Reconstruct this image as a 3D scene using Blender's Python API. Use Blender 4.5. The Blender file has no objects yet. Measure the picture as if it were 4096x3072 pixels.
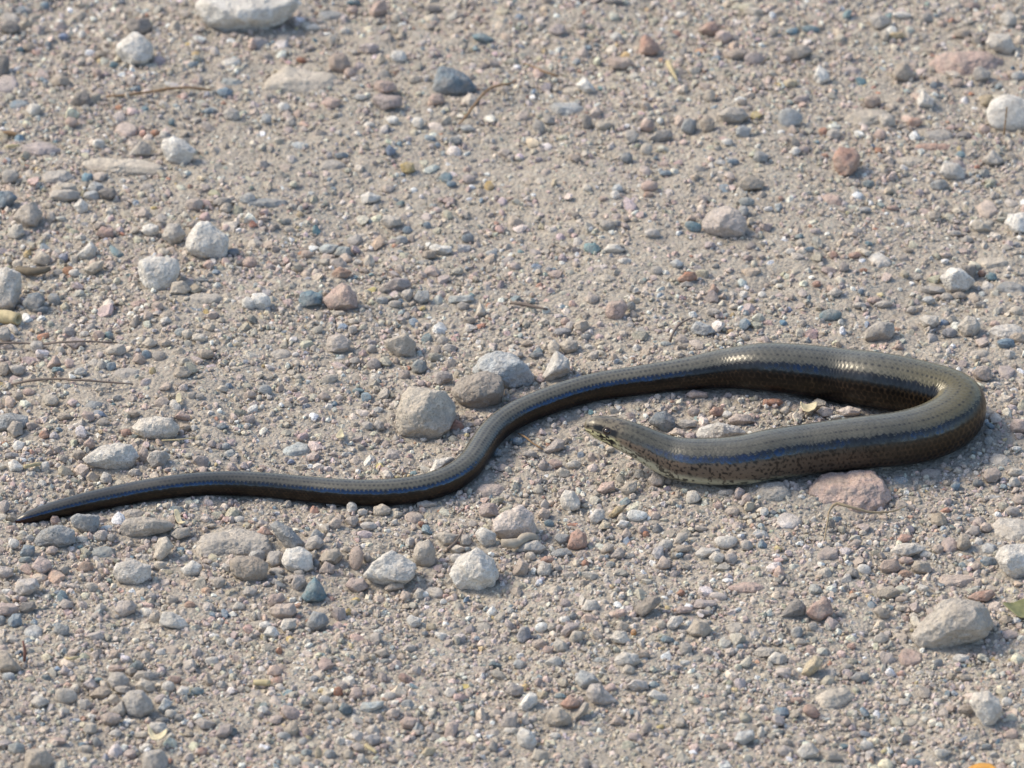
import bpy, math
import numpy as np
from mathutils import Vector, Matrix

# ------------------------------------------------------------------ scene, camera, light
sc = bpy.context.scene
COL = sc.collection
PITCH = math.radians(32.0)          # the lens looks down at the path
DIST = 1.60                         # metres from lens to the middle of the frame
WIDTH = 0.256                       # metres of path across the frame at that distance
FPX = DIST * 4096.0 / WIDTH
SP, CP = math.sin(PITCH), math.cos(PITCH)
CAM = np.array([0.0, -DIST * CP, DIST * SP])
RIGHT = np.array([1.0, 0.0, 0.0])
FWD = np.array([0.0, CP, -SP])
UPV = np.array([0.0, SP, CP])
MPP = WIDTH / 4096.0                # metres per photo pixel, middle of the frame

cd = bpy.data.cameras.new('camera')
cam = bpy.data.objects.new('camera', cd)
COL.objects.link(cam)
cam.location = CAM
cam.rotation_euler = (math.pi / 2 - PITCH, 0, 0)
cd.sensor_width = 36.0
cd.lens = 36.0 * DIST / WIDTH
cd.clip_start = 0.05
cd.clip_end = 500.0
cd.dof.use_dof = True
cd.dof.focus_distance = DIST - 0.035
cd.dof.aperture_fstop = 30.0
sc.camera = cam

SUN_EL, SUN_AZ = math.radians(44.0), math.radians(-72.0)   # azimuth from +Y, clockwise
world = bpy.data.worlds.new('World')
sc.world = world
world.use_nodes = True
wn = world.node_tree
sky = wn.nodes.new('ShaderNodeTexSky')
sky.sky_type = 'NISHITA'
sky.sun_disc = False
sky.sun_elevation = SUN_EL
sky.sun_rotation = SUN_AZ % (2 * math.pi)
sky.air_density = 1.0
sky.dust_density = 1.6
sky.ozone_density = 1.0
bg = wn.nodes['Background']
bg.inputs['Strength'].default_value = 0.13
wn.links.new(sky.outputs['Color'], bg.inputs['Color'])

sl = bpy.data.lights.new('sun', 'SUN')
sl.energy = 1.9
sl.angle = math.radians(20.0)
sl.color = (1.0, 0.88, 0.69)
sun = bpy.data.objects.new('sun', sl)
COL.objects.link(sun)
sdir = Vector((math.sin(SUN_AZ) * math.cos(SUN_EL), math.cos(SUN_AZ) * math.cos(SUN_EL), math.sin(SUN_EL)))
sun.rotation_euler = sdir.to_track_quat('Z', 'Y').to_euler()
sun.location = (-1, 1, 2)

vs = sc.view_settings
vs.view_transform = 'Standard'
vs.look = 'None'
vs.gamma = 1.0
vs.exposure = 0.95
sc.render.engine = 'CYCLES'
sc.render.resolution_x, sc.render.resolution_y = 1024, 768

# ------------------------------------------------------------------ helpers
def smooth(t):
    return t * t * (3 - 2 * t)

_tab = {}
def noise2(x, y, seed=0):
    """value noise in [-1, 1]"""
    if seed not in _tab:
        _tab[seed] = np.random.default_rng(1000 + seed).uniform(-1, 1, (256, 256))
    T = _tab[seed]
    x = np.asarray(x, float); y = np.asarray(y, float)
    xi = np.floor(x).astype(int); yi = np.floor(y).astype(int)
    fx = smooth(x - xi); fy = smooth(y - yi)
    a = T[xi & 255, yi & 255]; b = T[(xi + 1) & 255, yi & 255]
    c = T[xi & 255, (yi + 1) & 255]; d = T[(xi + 1) & 255, (yi + 1) & 255]
    return (a * (1 - fx) + b * fx) * (1 - fy) + (c * (1 - fx) + d * fx) * fy

_tab3 = {}
def noise3(p, seed=0):
    if seed not in _tab3:
        _tab3[seed] = np.random.default_rng(5000 + seed).uniform(-1, 1, (64, 64, 64))
    T = _tab3[seed]
    i = np.floor(p).astype(int); f = smooth(p - i)
    out = 0
    for dx in (0, 1):
        for dy in (0, 1):
            for dz in (0, 1):
                w = (f[:, 0] if dx else 1 - f[:, 0]) * (f[:, 1] if dy else 1 - f[:, 1]) * (f[:, 2] if dz else 1 - f[:, 2])
                out = out + w * T[(i[:, 0] + dx) & 63, (i[:, 1] + dy) & 63, (i[:, 2] + dz) & 63]
    return out

def ground_z(x, y):
    """rolling of the path surface, metres"""
    z = 0.0022 * noise2(x / 0.07 + 3.3, y / 0.09 + 8.1, 1)
    z = z + 0.0011 * noise2(x / 0.021, y / 0.024, 2)
    return z + 0.0006 * noise2(x / 0.0075, y / 0.0075, 3)

def px_dir(px, py):
    return FWD + RIGHT * ((px - 2048.0) / FPX) + UPV * ((1536.0 - py) / FPX)

def px_ground(px, py, h=0.0):
    """point where the line of sight through a photo pixel is h above the path"""
    d = px_dir(px, py)
    z = h
    for _ in range(6):
        t = (z - CAM[2]) / d[2]
        p = CAM + d * t
        z = float(ground_z(p[0], p[1])) + h
    return CAM + d * ((z - CAM[2]) / d[2])

TS = 1024.0 / 2212.0
def tile(r, c, x, y):
    return c * 1024 + x * TS, r * 768 + y * TS

def new_mesh(name, verts, faces, cols=None, smooth_shade=True, mat=None, gloss=None):
    me = bpy.data.meshes.new(name)
    verts = np.asarray(verts, np.float32); faces = np.asarray(faces, np.int32)
    k = faces.shape[1]
    me.vertices.add(len(verts)); me.vertices.foreach_set('co', verts.ravel())
    me.loops.add(faces.size); me.loops.foreach_set('vertex_index', faces.ravel())
    me.polygons.add(len(faces))
    me.polygons.foreach_set('loop_start', np.arange(0, faces.size, k, dtype=np.int32))
    me.polygons.foreach_set('use_smooth', np.broadcast_to(np.asarray(smooth_shade, bool), (len(faces),)).copy())
    if gloss is not None:
        me.attributes.new('Gloss', 'FLOAT', 'POINT').data.foreach_set('value', np.asarray(gloss, np.float32).ravel())
    if cols is not None:
        a = me.attributes.new('Col', 'FLOAT_COLOR', 'POINT')
        c4 = np.ones((len(verts), 4), np.float32); c4[:, :3] = cols
        a.data.foreach_set('color', c4.ravel())
    me.update(); me.validate()
    if mat: me.materials.append(mat)
    return me

def add_obj(name, me, parent=None, loc=(0, 0, 0), label=None, cat=None, group=None, kind=None):
    o = bpy.data.objects.new(name, me)
    COL.objects.link(o)
    o.location = loc
    if parent: o.parent = parent
    if label: o['label'] = label
    if cat: o['category'] = cat
    if group: o['group'] = group
    if kind: o['kind'] = kind
    return o

def icosphere(n):
    t = (1 + 5 ** 0.5) / 2
    v = [(-1, t, 0), (1, t, 0), (-1, -t, 0), (1, -t, 0), (0, -1, t), (0, 1, t), (0, -1, -t), (0, 1, -t),
         (t, 0, -1), (t, 0, 1), (-t, 0, -1), (-t, 0, 1)]
    f = [(0, 11, 5), (0, 5, 1), (0, 1, 7), (0, 7, 10), (0, 10, 11), (1, 5, 9), (5, 11, 4), (11, 10, 2), (10, 7, 6),
         (7, 1, 8), (3, 9, 4), (3, 4, 2), (3, 2, 6), (3, 6, 8), (3, 8, 9), (4, 9, 5), (2, 4, 11), (6, 2, 10), (8, 6, 7), (9, 8, 1)]
    v = [np.array(p, float) / np.linalg.norm(p) for p in v]
    for _ in range(n):
        mid = {}; nf = []
        def m(a, b):
            key = (min(a, b), max(a, b))
            if key not in mid:
                q = v[a] + v[b]; v.append(q / np.linalg.norm(q)); mid[key] = len(v) - 1
            return mid[key]
        for a, b, c in f:
            ab, bc, ca = m(a, b), m(b, c), m(c, a)
            nf += [(a, ab, ca), (b, bc, ab), (c, ca, bc), (ab, bc, ca)]
        f = nf
    return np.array(v), np.array(f, np.int32)
ICO = [icosphere(n) for n in range(6)]

# ------------------------------------------------------------------ materials
def nodes_of(name):
    m = bpy.data.materials.new(name); m.use_nodes = True
    nt = m.node_tree
    return m, nt, nt.nodes['Principled BSDF']

def add(nt, kind, **kw):
    n = nt.nodes.new(kind)
    for k, v in kw.items():
        if hasattr(n, k): setattr(n, k, v)
        else: n.inputs[k].default_value = v
    return n

def noise_node(nt, vec, scale, detail=4, rough=0.6):
    n = add(nt, 'ShaderNodeTexNoise')
    n.inputs['Scale'].default_value = scale
    n.inputs['Detail'].default_value = detail
    n.inputs['Roughness'].default_value = rough
    nt.links.new(vec, n.inputs['Vector'])
    return n

def ramp(nt, fac, stops):
    r = add(nt, 'ShaderNodeValToRGB')
    e = r.color_ramp.elements
    while len(e) < len(stops): e.new(0.5)
    for i, (p, c) in enumerate(stops):
        e[i].position = p
        e[i].color = (c, c, c, 1) if not isinstance(c, tuple) else (*c, 1)
    nt.links.new(fac, r.inputs['Fac'])
    return r

def mix(nt, kind, fac, a, b):
    n = add(nt, 'ShaderNodeMix', data_type='RGBA', blend_type=kind)
    for s, v in ((0, fac), (6, a), (7, b)):
        if hasattr(v, 'links'): nt.links.new(v, n.inputs[s])
        elif isinstance(v, tuple): n.inputs[s].default_value = (*v, 1)
        else: n.inputs[s].default_value = v
    return n.outputs[2]

DUST = (0.415, 0.360, 0.297)

def stone_material(name, per_object):
    m, nt, b = nodes_of(name)
    tc = add(nt, 'ShaderNodeTexCoord')
    vec = tc.outputs['Object']
    if per_object:
        oi = add(nt, 'ShaderNodeObjectInfo')
        vm = add(nt, 'ShaderNodeVectorMath', operation='ADD')
        sc_ = add(nt, 'ShaderNodeVectorMath', operation='SCALE')
        cmb = add(nt, 'ShaderNodeCombineXYZ')
        for k in range(3): nt.links.new(oi.outputs['Random'], cmb.inputs[k])
        nt.links.new(cmb.outputs[0], sc_.inputs[0]); sc_.inputs['Scale'].default_value = 5.0
        nt.links.new(vec, vm.inputs[0]); nt.links.new(sc_.outputs[0], vm.inputs[1])
        vec = vm.outputs[0]
    at = add(nt, 'ShaderNodeAttribute', attribute_name='Col')
    big = noise_node(nt, vec, 160, 4, 0.65)
    fine = noise_node(nt, vec, 900, 4, 0.7)
    speck = noise_node(nt, vec, 2300, 2, 0.6)
    c = mix(nt, 'MULTIPLY', 1.0, at.outputs['Color'], ramp(nt, big.outputs['Fac'], [(0.3, 0.78), (0.7, 1.18)]).outputs[0])
    c = mix(nt, 'MULTIPLY', 1.0, c, ramp(nt, fine.outputs['Fac'], [(0.3, 0.84), (0.7, 1.14)]).outputs[0])
    c = mix(nt, 'MULTIPLY', 1.0, c, ramp(nt, speck.outputs['Fac'], [(0.33, 0.62), (0.45, 1.0), (0.62, 1.0), (0.72, 1.2)]).outputs[0])
    dn = noise_node(nt, vec, 330, 5, 0.7)
    c = mix(nt, 'MIX', ramp(nt, dn.outputs['Fac'], [(0.40, 0.0), (0.66, 0.55)]).outputs[0], c, DUST)
    nt.links.new(c, b.inputs['Base Color'])
    b.inputs['Roughness'].default_value = 0.88
    b.inputs['Specular IOR Level'].default_value = 0.25
    bn = noise_node(nt, vec, 700, 6, 0.72)
    bp = add(nt, 'ShaderNodeBump'); bp.inputs['Strength'].default_value = 0.9; bp.inputs['Distance'].default_value = 0.0010
    nt.links.new(bn.outputs['Fac'], bp.inputs['Height'])
    nt.links.new(bp.outputs['Normal'], b.inputs['Normal'])
    return m

M_STONE = stone_material('weathered_stone', True)
M_GRAVEL = stone_material('mixed_gravel', False)

def ground_material():
    m, nt, b = nodes_of('gritty_dust')
    tc = add(nt, 'ShaderNodeTexCoord'); vec = tc.outputs['Object']
    patch = noise_node(nt, vec, 34, 4, 0.6)
    tone = noise_node(nt, vec, 130, 4, 0.65)
    c = mix(nt, 'MIX', ramp(nt, patch.outputs['Fac'], [(0.35, 0.0), (0.65, 1.0)]).outputs[0], (0.375, 0.333, 0.277), (0.425, 0.36, 0.298))
    c = mix(nt, 'MULTIPLY', 1.0, c, ramp(nt, tone.outputs['Fac'], [(0.3, 0.86), (0.7, 1.12)]).outputs[0])
    heights = []
    for scale, amt in ((900, 0.55), (1900, 0.5)):
        v = add(nt, 'ShaderNodeTexVoronoi', feature='F1'); v.inputs['Scale'].default_value = scale
        nt.links.new(vec, v.inputs['Vector'])
        hs = add(nt, 'ShaderNodeSeparateColor'); nt.links.new(v.outputs['Color'], hs.inputs[0])
        g = ramp(nt, hs.outputs[0], [(0.0, (0.26, 0.238, 0.205)), (0.2, (0.36, 0.322, 0.266)), (0.55, (0.43, 0.38, 0.308)),
                                     (0.8, (0.48, 0.415, 0.325)), (0.93, (0.58, 0.54, 0.45)), (1.0, (0.27, 0.31, 0.29))])
        c = mix(nt, 'MIX', amt, c, g.outputs[0])
        heights.append(v.outputs['Distance'])
    nt.links.new(c, b.inputs['Base Color'])
    b.inputs['Roughness'].default_value = 0.95
    b.inputs['Specular IOR Level'].default_value = 0.15
    fn = noise_node(nt, vec, 1100, 6, 0.75)
    b1 = add(nt, 'ShaderNodeBump', invert=True); b1.inputs['Strength'].default_value = 0.9; b1.inputs['Distance'].default_value = 0.0006
    nt.links.new(heights[0], b1.inputs['Height'])
    b2 = add(nt, 'ShaderNodeBump'); b2.inputs['Strength'].default_value = 0.9; b2.inputs['Distance'].default_value = 0.0006
    nt.links.new(fn.outputs['Fac'], b2.inputs['Height']); nt.links.new(b1.outputs['Normal'], b2.inputs['Normal'])
    nt.links.new(b2.outputs['Normal'], b.inputs['Normal'])
    return m
M_GROUND = ground_material()

def plain(name, col, rough=0.8, var=0.25, scale=600, spec=0.3):
    m, nt, b = nodes_of(name)
    tc = add(nt, 'ShaderNodeTexCoord')
    n = noise_node(nt, tc.outputs['Object'], scale, 4, 0.65)
    c = mix(nt, 'MULTIPLY', 1.0, col, ramp(nt, n.outputs['Fac'], [(0.3, 1 - var), (0.7, 1 + var)]).outputs[0])
    nt.links.new(c, b.inputs['Base Color'])
    b.inputs['Roughness'].default_value = rough
    b.inputs['Specular IOR Level'].default_value = spec
    bp = add(nt, 'ShaderNodeBump'); bp.inputs['Strength'].default_value = 0.5; bp.inputs['Distance'].default_value = 0.0003
    nt.links.new(n.outputs['Fac'], bp.inputs['Height']); nt.links.new(bp.outputs['Normal'], b.inputs['Normal'])
    return m
M_STRAW = plain('dry_straw', (0.46, 0.38, 0.22), 0.7)
M_STEM = plain('brown_stem', (0.24, 0.155, 0.085), 0.7)
M_TWIG = plain('grey_twig', (0.17, 0.135, 0.11), 0.8)
M_LEAF = plain('yellowed_leaf', (0.58, 0.50, 0.32), 0.6)
M_OLIVE = plain('olive_leaf', (0.17, 0.17, 0.075), 0.5)
M_ORANGE = plain('orange_leaf', (0.52, 0.26, 0.05), 0.5)
M_BARK = plain('bark', (0.15, 0.125, 0.09), 0.9)

# ------------------------------------------------------------------ the ground sheet
def axis(lo, hi, step, far):
    core = np.arange(lo, hi + step / 2, step)
    ext = []; s = step; d = 0.0
    while d < far:
        s *= 1.35; d += s; ext.append(d)
    ext = np.array(ext)
    return np.concatenate([lo - ext[::-1], core, hi + ext])
gx = axis(-0.175, 0.175, 0.0010, 80.0)
gy = axis(-0.20, 0.25, 0.0010, 80.0)
GX, GY = np.meshgrid(gx, gy)
def turn(a, s):
    return (GX * math.cos(a) - GY * math.sin(a)) / s, (GX * math.sin(a) + GY * math.cos(a)) / s
GZ = ground_z(GX, GY) + 0.00042 * noise2(*turn(0.6, 0.0047), 4) * (0.6 + 0.4 * noise2(*turn(1.3, 0.03), 6)) + 0.00030 * noise2(*turn(1.1, 0.0029), 5)
GZ = GZ + 0.00013 * np.random.default_rng(8).normal(size=GZ.shape) * (np.abs(GX) < 0.18)
near = (np.abs(GX) < 0.1745) & (GY > -0.1995) & (GY < 0.2495)
GX = GX + near * np.random.default_rng(9).uniform(-0.00035, 0.00035, GX.shape)
GY = GY + near * np.random.default_rng(10).uniform(-0.00035, 0.00035, GY.shape)
nx, ny = len(gx), len(gy)
idx = np.arange(nx * ny).reshape(ny, nx)
gf = np.stack([idx[:-1, :-1], idx[:-1, 1:], idx[1:, 1:], idx[1:, :-1]], -1).reshape(-1, 4)
add_obj('ground', new_mesh('ground', np.stack([GX, GY, GZ], -1).reshape(-1, 3), gf, mat=M_GROUND), kind='structure')
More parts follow.
